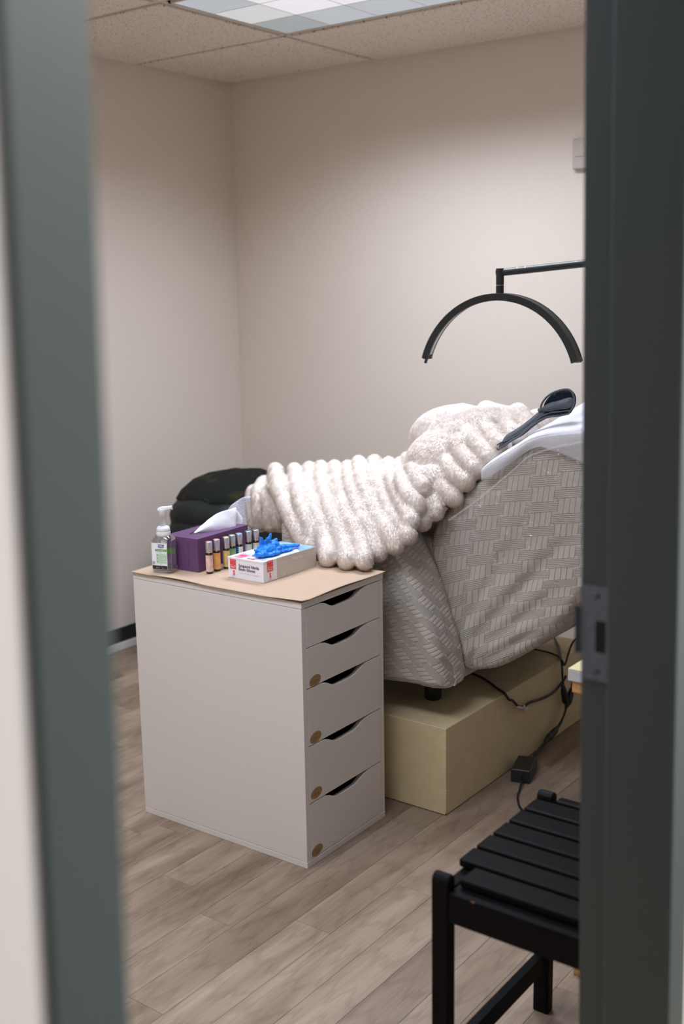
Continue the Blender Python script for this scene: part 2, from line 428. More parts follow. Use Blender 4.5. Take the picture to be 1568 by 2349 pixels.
# ================================================================== SETTING
LX, RX, BY, FY, CZ = -1.767, 1.066, 1.780, -2.10, 2.331
RXO = 1.195                                            # corridor face of the door wall
DY0, DY1, DH = -1.6695, -0.750, 2.04                     # door opening

# floor: underlay with one object per plank
floor = struct(box('floor', (LX-.1, -3.6, -.08), (3.0, BY+.1, -.004), M['dark_gap']))
PW, PL = .1018, 1.12
edges = [.226+PW*k for k in range(-20, 16)]
joints = {0: -.202, 1: .069, -4: -.231, -2: -.31}       # known end joints by column (column k spans edge k-1..k)
pm = {}
def plank_mesh(L):
    k = round(L, 3)
    if k not in pm:
        bm = bmesh.new(); g = .0003
        add_box(bm, (g, g, -.004), (PW-g, L-g, 0), .0005, 1)
        me = bpy.data.meshes.new('plank'); bm.to_mesh(me); bm.free(); me.materials.append(M['plank']); pm[k] = me
    return pm[k]
for k in range(-20, 15):
    x0 = .226+PW*(k-1)
    if x0 > RX+.9: continue
    j = joints.get(k, rng.uniform(-.6, .5))
    y = j-PL*3
    while y < BY:
        a, b_ = max(y, -3.0 if x0 > RX-.1 else FY), min(y+PL, BY)
        if b_-a > .05 and not (x0 > RX+.1 and a > -.2):
            link('plank', plank_mesh(b_-a), None, floor, (x0, a, 0))
        y += PL

wl = struct(box('wall_left', (LX-.1, FY, 0), (LX, BY+.1, CZ+.12), M['wall']))
wb = struct(box('wall_back', (LX, BY, 0), (RX+.13, BY+.1, CZ+.12), M['wall']))
wf = struct(box('wall_front', (LX, FY-.1, 0), (RX, FY, CZ+.12), M['wall']))
bm = bmesh.new()
add_box(bm, (RX+.018, -3.6, 0), (RXO+.002, -1.690, CZ+.12)); add_box(bm, (RX+.018, DY1+.025, 0), (RXO+.002, BY, CZ+.12)); add_box(bm, (RX+.018, -1.690, DH+.02), (RXO+.002, DY1+.025, CZ+.12))
wr = struct(bm_obj('wall_right', bm, M['corridor_wall']))

# door frame: hollow metal, face + rabbet + stop on each side; both posts stand a little out of plumb
def frame_side(name, ys, s, face, lx, ly, zp):
    """ys: soffit of the stop, s: +1 frame body lies at larger y, lx/ly: lean per metre about height zp"""
    bm = bmesh.new(); R0 = RX+.002
    y1 = ys+s*.016; y2 = ys+s*face
    def ab(lo, hi, b_): add_box(bm, (lo[0], min(lo[1], hi[1]), lo[2]), (hi[0], max(lo[1], hi[1]), hi[2]), b_)
    ab((R0, y1, 0), (RX+.0425, y2, DH+.05), .002)               # rabbet that takes the leaf
    ab((RX+.044, ys, 0), (RXO+.006, y2, DH+.05), .003)          # stop, soffit and corridor face
    for v in bm.verts: v.co.x += lx*(zp-v.co.z); v.co.y += ly*(v.co.z-zp)
    return struct(bm_obj(name, bm, M['frame_grey']))
t1 = frame_side('trim_1', -1.6435, -1, .0565, 0, .021, 1.33)
t2 = frame_side('trim_2', -.766, 1, .056, .0193, 0, 1.16)
def lean2(o):
    for v in o.data.vertices: v.co.x += .0193*(1.16-v.co.z)
    return o
t3 = struct(box('trim_3', (RX-.002, -1.64, DH), (RXO+.006, DY1-.02, DH+.05), M['frame_grey'], None, .003))
# strike plate on the right rabbet
bm = bmesh.new()
yy = DY1-.0022
def plate(bm):
    z0, z1 = .942, 1.068
    xs0, xs1 = RX+.004, RX+.0415
    hx0, hx1, hz0, hz1 = RX+.0235, RX+.0375, .980, 1.022
    V = [(xs0, z0), (xs1, z0), (xs1, z1), (xs0, z1), (hx0, hz0), (hx1, hz0), (hx1, hz1), (hx0, hz1)]
    for dy in (0, .003):
        vs = [bm.verts.new((x, yy+dy, z)) for x, z in V]
        for i in range(4):
            j = (i+1) % 4
            bm.faces.new((vs[i], vs[j], vs[4+j], vs[4+i]) if not dy else (vs[i], vs[4+i], vs[4+j], vs[j]))
    # lip curving towards the room
    pts = [(RX+.010, 0), (RX+.004, -.0005), (RX-.0005, -.002), (RX-.003, -.005)]
    pv = [[bm.verts.new((x, yy+d, z)) for x, d in pts] for z in (.976, 1.038)]
    for i in range(3): bm.faces.new((pv[0][i], pv[0][i+1], pv[1][i+1], pv[1][i]))
plate(bm)
sp = lean2(bm_obj('strike_plate', bm, M['metal_plate'], t2))
hl = box('latch_hole', (RX+.0235, DY1-.0016, .980), (RX+.0375, DY1+.012, 1.022), M['hole'], t2); lean2(hl)
for z in (.954, 1.054):
    o = lathe('screw', [(.0045, 0), (.004, .0012), (.001, .0015)], M['metal_plate'], sp, 12)
    o.rotation_euler = (math.pi/2, 0, 0); o.location = (RX+.024+.0193*(1.16-z), yy-.0002, z)

# baseboards
def baseboard(name, lo, hi, lo2, hi2):
    o = struct(box(name, lo, hi, M['base_dark'], None, .002)); box('toe_strip', lo2, hi2, M['base_white'], o, .002); return o
baseboard('baseboard_left', (LX, FY, .032), (LX+.006, BY, .094), (LX, FY, 0), (LX+.011, BY, .032))
baseboard('baseboard_back', (LX+.011, BY-.006, .032), (RX, BY, .094), (LX+.011, BY-.011, 0), (RX, BY, .032))

# wall plate on the back wall
th = thing('thermostat', 'small beige thermostat plate high on the back wall, half hidden by the door frame', 'thermostat', (-.09, BY, 1.905))
box('housing', (-.056, -.024, -.052), (.056, 0, .052), M['switch'], th, .006, 3)
box('cover_lip', (-.045, -.027, -.010), (.045, -.023, .040), M['switch'], th, .002)

# ceiling: slab above, grid bars and one object per mineral tile
ceil = struct(box('ceiling', (LX-.1, -2.2, CZ+.10), (RX+.02, BY+.1, CZ+.16), M['dark_gap']))
gx = [LX, -.998, .222, RX]; gy = [FY, -1.83, -1.22, -.61, 0, .61, 1.22, BY]
fixtures = [(1, 5), (1, 2), (2, 2)]
bm_cache = {}
for i in range(3):
    for j in range(7):
        if (i, j) in fixtures: continue
        x0, x1, y0, y1 = gx[i], gx[i+1], gy[j], gy[j+1]
        e = .0155
        a = x0+(e if i else .020); b_ = x1-(e if i < 2 else .02); c = y0+(e if j else .02); d = y1-(e if j < 6 else .02)
        dz = rng.uniform(-.0012, .0012)
        o = box('tile', (a, c, CZ-.002+dz), (b_, d, CZ+.018), M['tile'], ceil, .0025, 1)
box('tile', (.848, -1.2045, CZ-.002), (RX-.02, -.6255, CZ+.018), M['tile'], ceil, .0025, 1)
box('grid_bar', (.820, -1.208, CZ+.004), (.844, -.622, CZ+.030), M['gridbar'], ceil)
for x in gx[1:-1]:
    for j in range(7): box('grid_bar', (x-.012, gy[j]+.012, CZ+.004), (x+.012, gy[j+1]-.012, CZ+.030), M['gridbar'], ceil)
for y in gy[1:-1]: box('grid_bar', (LX, y-.012, CZ+.0045), (RX, y+.012, CZ+.030), M['gridbar'], ceil)
for nm, lo, hi in (('wall_angle', (LX, BY-.016, CZ+.003), (RX, BY, CZ+.02)), ('wall_angle', (LX, FY, CZ+.003), (LX+.016, BY, CZ+.02))):
    box(nm, lo, hi, M['gridbar'], ceil)

# troffers: enamel pan, panes with set glow for louvre reflections, tubes
def troffer(x0, x1, y0, y1, label, nx=6, power=1.0):
    cx, cy = (x0+x1)/2, (y0+y1)/2
    t = thing('ceiling_troffer', label, 'ceiling light', (cx, cy, CZ), 0, None)
    hx, hy = (x1-x0)/2-.006, (y1-y0)/2-.006
    bm = bmesh.new()
    add_box(bm, (-hx, -hy, .092), (hx, hy, .098))
    for lo, hi in (((-hx, -hy, -.002), (-hx+.009, hy, .092)), ((hx-.009, -hy, -.002), (hx, hy, .092)), ((-hx, -hy, -.002), (hx, -hy+.009, .092)), ((-hx, hy-.009, -.002), (hx, hy, .092))):
        add_box(bm, lo, hi)
    bm_obj('pan', bm, M['gridbar'], t)
    ny = 3; ix, iy = hx-.009, hy-.009; sx, sy = 2*ix/nx, 2*iy/ny; H = .058
    for i in range(nx):
        for j in range(ny):
            X0, X1, Y0, Y1 = -ix+i*sx+.0012, -ix+(i+1)*sx-.0012, -iy+j*sy+.0012, -iy+(j+1)*sy-.0012
            xm, ym, q = (X0+X1)/2, (Y0+Y1)/2, .006
            V = [(X0, Y0, 0), (X1, Y0, 0), (X1, Y1, 0), (X0, Y1, 0), (xm, ym, q)]
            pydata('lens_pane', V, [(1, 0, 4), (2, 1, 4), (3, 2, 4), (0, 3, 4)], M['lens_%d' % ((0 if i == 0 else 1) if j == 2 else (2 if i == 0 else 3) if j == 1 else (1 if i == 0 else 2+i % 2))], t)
    bm = bmesh.new()
    for i in range(nx+1): add_box(bm, (-ix+i*sx-.0012, -iy, -.0005), (-ix+i*sx+.0012, iy, .008))
    for j in range(ny+1): add_box(bm, (-ix, -iy+j*sy-.0012, -.0006), (ix, -iy+j*sy+.0012, .0081))
    bm_obj('lens_bars', bm, M['gridbar'], t)
    bm = bmesh.new()
    for yy_ in (-iy*.66, 0, iy*.66):
        r = bmesh.ops.create_cone(bm, cap_ends=True, segments=16, radius1=.013, radius2=.013, depth=2*ix-.06, matrix=Matrix.Translation((0, yy_, .072)) @ Matrix.Rotation(math.pi/2, 4, 'Y'))
    bm_obj('fluorescent_tubes', bm, M['tube_light'], t, True)
    la = bpy.data.lights.new('louvre_light', 'AREA'); la.shape = 'RECTANGLE'; la.size = 2*ix-.04; la.size_y = 2*iy-.04
    la.energy = TROFFER_POWER*power; la.spread = TROFFER_SPREAD; la.color = (.905, .985, 1.14)
    lo = bpy.data.objects.new('louvre_light', la); COL.objects.link(lo); lo.parent = t; lo.location = (0, 0, -.004)
    return t
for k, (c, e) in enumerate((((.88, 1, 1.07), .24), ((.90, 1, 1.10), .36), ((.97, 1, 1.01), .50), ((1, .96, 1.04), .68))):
    m = mat('lens_reflection_glow_%d' % k, (.30, .33, .36, 1), .25); M['lens_%d' % k] = m  # emission steps per pane stand in for what mirrored louvre cells would reflect
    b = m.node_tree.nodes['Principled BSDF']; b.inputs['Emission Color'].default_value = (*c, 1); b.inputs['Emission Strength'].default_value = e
m = mat('lit_tube', (1, 1, 1, 1)); M['tube_light'] = m
b = m.node_tree.nodes['Principled BSDF']; b.inputs['Emission Color'].default_value = (.93, .97, 1, 1); b.inputs['Emission Strength'].default_value = 5.0
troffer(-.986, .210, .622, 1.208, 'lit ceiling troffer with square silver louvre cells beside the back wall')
troffer(-.986, .210, -1.208, -.622, 'added unseen long ceiling troffer nearer the door, lighting the drawer unit', 6, .95)  # unseen fixture, added to match how the drawer unit is lit
troffer(.234, .820, -1.208, -.622, 'added unseen square ceiling troffer nearer the door, lighting the drawer fronts', 3, .45)  # unseen extra fixture, added to brighten the drawer fronts

# corridor outside the door
cw = struct(box('wall_corridor', (3.0, -3.6, 0), (3.1, 1.0, 2.6), M['corridor_far']))
cw2 = struct(box('wall_corridor_end', (RXO, .9, 0), (3.0, 1.0, 2.6), M['corridor_wall']))
cw3 = struct(box('wall_corridor_far', (RX, -3.7, 0), (3.0, -3.6, 2.6), M['corridor_far']))
cc = struct(box('ceiling_corridor', (RX+.03, -3.6, 2.5), (3.1, 1.0, 2.6), M['corridor_wall']))
t = thing('corridor_light', 'flat ceiling panel light in the corridor behind the viewer', 'ceiling light', (2.0, -.50, 2.5))
box('panel_frame', (-.31, -.31, -.03), (.31, .31, 0), M['troffer'], t, .004)
la = bpy.data.lights.new('panel_light', 'AREA'); la.shape = 'RECTANGLE'; la.size = .56; la.size_y = .56; la.energy = CORRIDOR_POWER; la.color = (1, .985, .965)
lo = bpy.data.objects.new('panel_light', la); COL.objects.link(lo); lo.parent = t; lo.location = (0, 0, -.034)

# ================================================================== DRAWER UNIT
cab = thing('drawer_unit', 'tall white five-drawer unit with scooped handles, standing in front of the recliner', 'drawer unit', (0, 0, 0), .014)
CW, CD = .356, .58
box('side_panel', (-CD, 0, .0172), (-.0005, .0155, .6838), M['cab'], cab, .0008)
box('side_panel', (-CD, CW-.0165, .0172), (-.0005, CW, .6838), M['cab'], cab, .0008)
box('top_panel', (-CD, -.0003, .6845), (.0005, CW+.0003, .7005), M['cab'], cab, .001)
box('base_panel', (-CD, -.0003, 0), (.0005, CW+.0003, .0165), M['cab'], cab, .001)
box('back_panel', (-CD+.001, .016, .017), (-CD+.006, CW-.017, .684), M['cab_dark'], cab)
tops = [.6825, .5795, .4740, .3222, .1685]; bots = [.5815, .4765, .3247, .1710, .0180]
CUT = [(.076, 0), (.090, -.0022), (.101, -.0065), (.1114, -.0118), (.121, -.0165), (.131, -.0193), (.145, -.0205), (.19, -.0200), (.212, -.0190),
       (.2265, -.0160), (.236, -.0120), (.245, -.0078), (.255, -.0042), (.268, -.0014), (.288, 0)]
STK = {1: (.0489, .4898, 'Lashes'), 2: (.0458, .3405, 'Spray'), 3: (.044, .1909, 'Spray'), 4: (.0419, .0344, 'Face\nCare')}
for i in range(5):
    z1, z0 = tops[i], bots[i]; ya, yb = .0165, CW-.0180
    top = [(ya, z1)]+[(y, z1+d) for y, d in CUT]+[(yb, z1)]
    V, F = [], []
    n = len(top)
    for x in (0.0, -.016):
        dx = 1 if x == 0 else 0
        for y, z in top: V.append((x, y, z-(.0 if dx else .0035*(1 if z < z1-.001 else 0))))
        for y, z in top: V.append((x, y, z0))
    for k in range(n-1):
        F.append((k, n+k, n+k+1, k+1)); F.append((2*n+k, 2*n+k+1, 3*n+k+1, 3*n+k))
        F.append((k, k+1, 2*n+k+1, 2*n+k)); F.append((n+k, 3*n+k, 3*n+k+1, n+k+1))
    F.append((0, 2*n, 3*n, n)); F.append((n-1, 2*n-1, 4*n-1, 3*n-1))
    d = pydata('drawer', V, F, M['cab'], cab)
    bv = d.modifiers.new('bevel', 'BEVEL'); bv.width = .0009; bv.segments = 2; bv.limit_method = 'ANGLE'; bv.angle_limit = math.radians(50)
    zt = z0+(z1-z0)*.62
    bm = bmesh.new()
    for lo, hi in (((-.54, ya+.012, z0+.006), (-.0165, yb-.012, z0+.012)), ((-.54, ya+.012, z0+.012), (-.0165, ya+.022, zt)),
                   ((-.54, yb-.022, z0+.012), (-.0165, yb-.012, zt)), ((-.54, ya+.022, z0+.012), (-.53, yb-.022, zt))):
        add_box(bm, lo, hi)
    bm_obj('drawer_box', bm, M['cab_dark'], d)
    if i in STK:
        sy, sz, wd = STK[i]
        poly = [(px*math.cos(.10)-pz*math.sin(.10), px*math.sin(.10)+pz*math.cos(.10)) for px, pz in circ(0, 0, .0235, .0142, 32)]
        s = flat('sticker', poly, M['kraft'], d, (0, sy, sz), (0, 1, 0), (0, 0, 1), .0006)
        for q, ln in enumerate(wd.split('\n')):
            text('lettering', ln, .0082, (.0006, sy, sz-.003-(q-.4*(len(wd.split(chr(10)))-1))*.008), (0, 1, .05), (0, -.05, 1), M['ink_brown'], d, 'CENTER')
o = box('scuff', (.0001, .3285, .5645), (.0006, .3300, .5660), M['ink_brown'], cab)

# mat on top, slightly waved, front corner lifting
nu, nv = 44, 30
P = np.zeros((nu, nv, 3))
for i in range(nu):
    for j in range(nv):
        u, v = i/(nu-1), j/(nv-1)
        x = -.583+.590*u; y = -.006+.366*v
        z = .7022+.0012*math.sin(x*21+y*5)*math.sin(y*17)
        e = math.exp(-((1-u)/.05)**2)
        z += .0045*e*(.35+.65*math.sin(v*3.1)**2)
        z += .0035*math.exp(-(v/.05)**2)*max(0, math.sin(u*9-1))
        cr = math.hypot(1-u, v)
        P[i, j] = (x, y, max(z, .7022))
o = grid_obj('desk_mat', P, M['mat']); o.rotation_euler = (0, 0, .014)
md = o.modifiers.new('solid', 'SOLIDIFY'); md.thickness = .0015; md.offset = 1
o.data.materials.append(M['mat_back']); md.material_offset_rim = 1
tag(o, 'peach leather mat lying over the top of the white drawer unit', 'mat')
TZ = .7040

# ---------------- hand sanitizer bottle
bt = thing('sanitizer_bottle', 'clear pump bottle of hand sanitizer with a white and green label', 'pump bottle', (-.500, .036, TZ), .30)
hx, hy = .031, .024
def rlathe(name, prof, m, sx, sy, power=4.5, parent=bt, n=40): return lathe(name, prof, m, parent, n, sx, sy, power=power)
BP = [(.86, .0005), (.96, .003), (1.0, .009), (1.0, .060), (1.0, .082), (.97, .090), (.86, .097), (.66, .102), (.50, .1035)]
rlathe('bottle', [(r, z) for r, z in BP], M['clear_pet'], hx, hy)
rlathe('gel', [(.82, .003), (.91, .006), (.94, .011), (.94, .017), (.93, .0172)], M['gel'], hx, hy)
lathe('collar', [(.0185, .101), (.0190, .102), (.0190, .112), (.0180, .1135), (.0185, .114), (.0180, .121), (.0150, .1255), (.0085, .1275)], M['frosted'], bt, 28)
lathe('pump_stem', [(.0078, .126), (.0078, .150), (.0100, .1505), (.0104, .166), (.0112, .168), (.0112, .1725), (.0098, .175)], M['frosted'], bt, 24)
V, F = [], []
for k, (x, w, z0, z1) in enumerate([(-.0125, .0085, .1690, .1755), (-.004, .0100, .1690, .1790), (.008, .0095, .1700, .1800), (.018, .0070, .1725, .1812), (.0255, .0058, .1745, .1825), (.0275, .0052, .1700, .1825)]):
    V += [(x, -w, z0), (x, w, z0), (x, w*.8, z1), (x, -w*.8, z1)]
for k in range(5):
    for q in range(4): F.append((k*4+q, k*4+(q+1) % 4, k*4+4+(q+1) % 4, k*4+4+q))
F += [(3, 2, 1, 0), (20, 21, 22, 23)]
hd = pydata('pump_head', V, F, M['frosted'], bt); hd.rotation_euler = (0, 0, .25)
bv = hd.modifiers.new('b', 'BEVEL'); bv.width = .002; bv.segments = 3
lathe('dip_tube', [(.0026, .008), (.0026, .10)], M['tube_clear'], bt, 12)
lathe('foamer', [(.008, .070), (.009, .072), (.009, .102)], M['frosted'], bt, 20)
# front label: a curved sheet on the side facing the door
def label_sheet(name, s, a0, a1, z0, z1, m, r=1.012, par=bt):
    V, F = [], []; n = 14
    for k in range(n+1):
        x = a0+(a1-a0)*k/n
        c = x; yv = s*(1-abs(c)**4.5)**(1/4.5)
        for z in (z0, z1): V.append((c*hx*r, yv*hy*r, z))
    for k in range(n): F.append((2*k, 2*k+2, 2*k+3, 2*k+1))
    return pydata(name, V, F, m, par, True)
lb = label_sheet('label', -1, -.86, .66, .012, .084, M['label_white'])
lz = -hy*1.012-.0004
label_sheet('label_band', -1, -.80, .64, .0125, .0225, M['label_black'], 1.02, lb)
label_sheet('label_band', -1, -.45, .64, .0615, .0675, M['label_green'], 1.02, lb)
def lt(s_, size, x, z, m, al='LEFT', bold=0): return text('lettering', s_, size, (x, -hy*1.035, z), (1, 0, 0), (0, 0, 1), m, lb, al, .0002, bold)
flat('logo_oval', [(x, y) for x, y in [(-.0085, -.0028), (.0095, -.0028), (.0095, .0052), (.005, .0042), (.0005, .0052), (-.004, .0042), (-.0085, .0052)]], M['label_navy'], lb, (.003, -hy*1.03, .0760), (1, 0, 0), (0, 0, 1))
lt('PURELL', .0058, .0033, .0748, M['label_white'], 'CENTER', .0001)
lt('Advanced', .0030, .0033, .0712, M['ink_blue'], 'CENTER'); lt('Hand Sanitizer', .0026, .0033, .0688, M['ink_blue'], 'CENTER')
lt('NATURALS', .0042, .003, .0630, M['label_white'], 'CENTER')
for k in range(3):
    flat('label_panel', rect(-.011, -.0038, .019, .0038), M['label_palegreen'], lb, (0, -hy*1.028, .0515-.0088*k), (1, 0, 0), (0, 0, 1))
    flat('label_icon', circ(-.0085, 0, .0020), M['label_green'], lb, (0, -hy*1.031, .0515-.0088*k), (1, 0, 0), (0, 0, 1))
    lt(['Skin friendly', 'No dyes', 'Plant based'][k], .0026, -.0045, .0507-.0088*k, M['ink_grey'])
for k in range(4): lt('for hand hygiene use', .0021, -.0108, .0590-.0022*k if k < 2 else .0285-.0022*(k-2), M['ink_grey'])
lt('236 mL', .0034, -.013, .0155, M['label_white']); lt('8 fl oz', .0026, .0035, .0155, M['label_white'])
flat('barcode', rect(-.0245, .026, -.0155, .034), M['ink_grey'], lb, (0, -hy*1.015, 0), (1, 0, 0), (0, 0, 1))
bl = label_sheet('back_label', 1, -.80, .80, .014, .082, M['label_back'], .965)
label_sheet('label_band', 1, -.78, .78, .046, .062, M['label_green'], .93, bl)

# ---------------- tissue box and tissue
TB = (-.413, .075); tv = Vector((-.426-TB[0], .294-TB[1], 0)).normalized(); tu = Vector((-.527-TB[0], .102-TB[1], 0)).normalized()
ang = math.atan2(tv.y, tv.x)-math.pi/2
tb = thing('tissue_box', 'purple cardboard tissue box beside the pump bottle', 'tissue box', (TB[0], TB[1], TZ), ang)
TW, TL, TH = .115, .220, .0925
bm = bmesh.new()
add_box(bm, (-TW, 0, .0012), (0, TL, TH-.004), .0008, 1)
bm_obj('carton', bm, M['purple'], tb)
# lid with the oval opening
n = 40; V, F = [], []
ov = [( -TW/2+.020*math.copysign(abs(math.cos(a))**.8, math.cos(a)), TL/2+.070*math.sin(a)) for a in [2*math.pi*k/n for k in range(n)]]
sq = []
for k in range(n):
    a = 2*math.pi*k/n; c, s = math.cos(a), math.sin(a); d = max(abs(c)/(TW/2), abs(s)/(TL/2)); sq.append((-TW/2+c/d, TL/2+s/d))
# exact corners
for cx_, cy_ in ((0, 0), (0, TL), (-TW, 0), (-TW, TL)):
    i = min(range(n), key=lambda q: (sq[q][0]-cx_)**2+(sq[q][1]-cy_)**2); sq[i] = (cx_, cy_)
for p, q in zip(ov, sq): V += [(p[0], p[1], TH), (q[0], q[1], TH), (p[0], p[1], TH-.0035), (q[0], q[1], TH-.0045)]
for k in range(n):
    a, b_ = 4*k, 4*((k+1) % n)
    F += [(a, a+1, b_+1, b_), (a, b_, b_+2, a+2), (a+1, a+3, b_+3, b_+1)]
pydata('lid', V, F, M['purple'], tb)
flat('slot_film', [(x*1.0, y) for x, y in circ(-TW/2, TL/2, .0215, .072, 32)], M['cab_dark'], tb, (0, 0, TH-.0030), (1, 0, 0), (0, 1, 0))
box('bottom_flap', (-TW+.001, .001, 0), (-.001, TL-.001, .0014), M['card_raw'], tb)
bm = bmesh.new(); add_box(bm, (-.0335, -.0006, .012), (-.0325, .0004, TH-.010)); bm_obj('crease', bm, M['cab_dark'], tb)

def sheet_from_edges(E1, E2, nu=26, nv=18, amp=.0018, bulge=.006):
    A, B = smooth_path(E1, nu), smooth_path(E2, nu)
    P = np.zeros((nu, nv, 3))
    for i in range(nu):
        for j in range(nv):
            v = j/(nv-1); p = A[i]*(1-v)+B[i]*v
            w = math.sin(math.pi*v)*bulge
            q = noise.noise(Vector((p[1]*38, p[2]*42, 3.1)))*amp+noise.noise(Vector((p[1]*14+p[2]*30, p[2]*9, 8.7)))*amp*2.4
            P[i, j] = p+np.array([w+q, 0, 0])
    return P
ts = thing('tissue', 'white tissue sheet standing up out of the purple box', 'tissue', (-.465, .20, .795))
E1 = [(-.472, .122, .8000), (-.468, .150, .8170), (-.462, .208, .8400), (-.458, .281, .8465)]
E2 = [(-.472, .124, .7985), (-.462, .150, .7965), (-.452, .205, .7860), (-.446, .256, .7745)]
P = sheet_from_edges(E1, E2)
grid_obj('front_fold', P, M['tissue'], ts, (-.465, .20, .795), .0006)
E1 = [(-.462, .281, .8400), (-.466, .299, .8270), (-.464, .3125, .8060), (-.460, .3050, .7860)]
E2 = [(-.466, .262, .8100), (-.466, .268, .7990), (-.462, .275, .7890), (-.456, .290, .7750)]
P = sheet_from_edges(E1, E2, bulge=.004)
grid_obj('back_fold', P, M['tissue'], ts, (-.465, .20, .795), .0006)

# ---------------- roller bottles
VI = [(-.385, .089, (.72, .46, .42), (.72, .12, .10), 'pink roller bottle, first in the row beside the purple box'),
      (-.387, .121, (.78, .37, .11), (.75, .22, .05), 'orange roller bottle, second in the row beside the purple box'),
      (-.384, .156, (.66, .53, .18), (.78, .48, .03), 'yellow roller bottle, third in the row of roller bottles'),
      (-.389, .186, (.24, .42, .25), (.12, .36, .17), 'green roller bottle, fourth in the row of roller bottles'),
      (-.387, .2125, (.02, .20, .45), (.05, .22, .62), 'black and blue roller bottle, fifth in the row of roller bottles'),
      (-.386, .250, (.55, .62, .58), (.01, .20, .26), 'pale mint roller bottle with teal cap disc, next to last in the row'),
      (-.381, .2755, (.66, .65, .66), (.10, .08, .16), 'grey white roller bottle with dark cap disc, last in the row')]
M['amber'] = mat('dark_amber_glass', (.022, .012, .008, 1), .08, spec=.6)
for k, (x, y, c, c2, lab) in enumerate(VI):
    v = thing('roller_bottle', lab, 'bottle', (x, y, TZ), rng.uniform(-.3, .3), 'roller bottles in a row')
    lathe('glass', [(.0080, 0), (.0092, .0010), (.0094, .004), (.0094, .0525), (.0085, .0555), (.0068, .057), (.0068, .058)], M['amber'], v, 28)
    lathe('cap', [(.0091, .0575), (.0094, .0582), (.0094, .0860), (.0088, .0874), (.0078, .0877)], M['silver'], v, 28)
    flat('cap_disc', circ(0, 0, .0062, None, 24), mat('cap_disc_%d' % k, (*c2, 1), .4), v, (0, 0, .0878), (1, 0, 0), (0, 1, 0))
    lm = noisy(mat('bottle_label_%d' % k, (*c, 1), .5), 90, .22, 0, detail=5)
    wrap = 2*math.pi if k != 4 else math.pi*1.1
    V, F = [], []; n = 32; a0 = -2.6 if k != 4 else -1.1
    for q in range(n+1):
        a = a0+wrap*q/n
        for z in (.0062 if k != 4 else .004, .0510): V.append((.00965*math.cos(a), .00965*math.sin(a), z))
    for q in range(n): F.append((2*q, 2*q+2, 2*q+3, 2*q+1))
    if k == 4: lm = M['label_white']
    lo_ = pydata('label', V, F, lm, v, True)
    if k == 4:
        for z0_, z1_, mm in ((.030, .052, mat('blue_wrap', (.01, .17, .40, 1), .4)), (.004, .018, M['label_black'])):
            V, F = [], []
            for q in range(n+1):
                a = -2.7+1.7*q/n
                for z in (z0_, z1_): V.append((.00975*math.cos(a), .00975*math.sin(a), z))
            for q in range(n): F.append((2*q, 2*q+2, 2*q+3, 2*q+1))
            pydata('label_wrap', V, F, mm, v, True)
    # vertical print lines
    fa = -.35 if k != 4 else -.15
    xd = (0, 0, 1); nrm = Vector((math.cos(fa), math.sin(fa), 0)); yd = nrm.cross(Vector((0, 0, 1)))
    text('lettering', ['roll on blend', 'citrus oil', 'lemon oil', 'herbal oil', 'night oil', 'mint blend', 'lavender'][k], .0055, tuple(nrm*.0099+Vector((0, 0, .011))), xd, tuple(yd), M['ink_grey'], v, 'LEFT', .0001)
mc_ = thing('metal_clip', 'tiny silver clip lying between the orange and yellow roller bottles', 'clip', (-.3905, .1385, TZ))
box('clip_body', (-.004, -.006, 0), (.004, .006, .013), M['silver'], mc_, .0012)
box('clip_arm', (-.003, -.008, .011), (.003, .008, .0145), M['silver'], mc_, .001)

# ---------------- glove box and glove
gb = thing('glove_box', 'open cardboard box of exam gloves, white end with red print, on the peach mat', 'glove box', (-.3135, .0835, TZ), -.004)
GW, GL, GH = .124, .220, .0565
# carton built face by face so each printed face keeps its own card colour
n = 40
bm = bmesh.new(); add_box(bm, (.0006, .0006, .0008), (GW-.0006, GL-.0006, GH-.004), .0006, 1); bm_obj('carton', bm, M['white_card'], gb)
oc, orx, ory = (GW*.5, GL*.50), .026, .078
V, F = [], []
ov = [(oc[0]+orx*math.cos(2*math.pi*k/n), oc[1]+ory*math.copysign(abs(math.sin(2*math.pi*k/n))**.8, math.sin(2*math.pi*k/n))) for k in range(n)]
sq = []
for k in range(n):
    a = 2*math.pi*k/n; c, s = math.cos(a), math.sin(a); d = max(abs(c)/(GW/2), abs(s)/(GL/2)); sq.append((GW/2+c/d, GL/2+s/d))
for cx_, cy_ in ((0, 0), (0, GL), (GW, 0), (GW, GL)):
    i = min(range(n), key=lambda q: (sq[q][0]-cx_)**2+(sq[q][1]-cy_)**2); sq[i] = (cx_, cy_)
for p, q in zip(ov, sq): V += [(p[0], p[1], GH), (q[0], q[1], GH), (p[0], p[1], GH-.003), (q[0], q[1], GH-.0045)]
for k in range(n):
    a, b_ = 4*k, 4*((k+1) % n); F += [(a, a+1, b_+1, b_), (a, b_, b_+2, a+2), (a+1, a+3, b_+3, b_+1)]
lid = pydata('lid', V, F, M['white_card'], gb)
flat('opening', circ(oc[0], oc[1], orx*1.02, ory*1.02, 32), M['blue_card'], gb, (0, 0, GH-.0028), (1, 0, 0), (0, 1, 0))
sd = flat('side_print', rect(.056, .0005, GL-.0005, GH-.0003), M['grey_card'], gb, (GW-.0004, 0, 0), (0, 1, 0), (0, 0, 1), .0005)
flat('top_print', [(GW-.0005, .056), (GW-.0005, .145), (GW*.5+.032, .155), (GW*.5+.027, .085), (GW*.5+.028, .056)], M['pale_card'], gb, (0, 0, GH), (1, 0, 0), (0, 1, 0))
flat('top_print', [(GW-.0005, .150), (GW-.0005, GL-.0005), (.0005, GL-.0005), (.0005, .200), (GW*.5+.020, .182)], M['blue_card'], gb, (0, 0, GH), (1, 0, 0), (0, 1, 0))
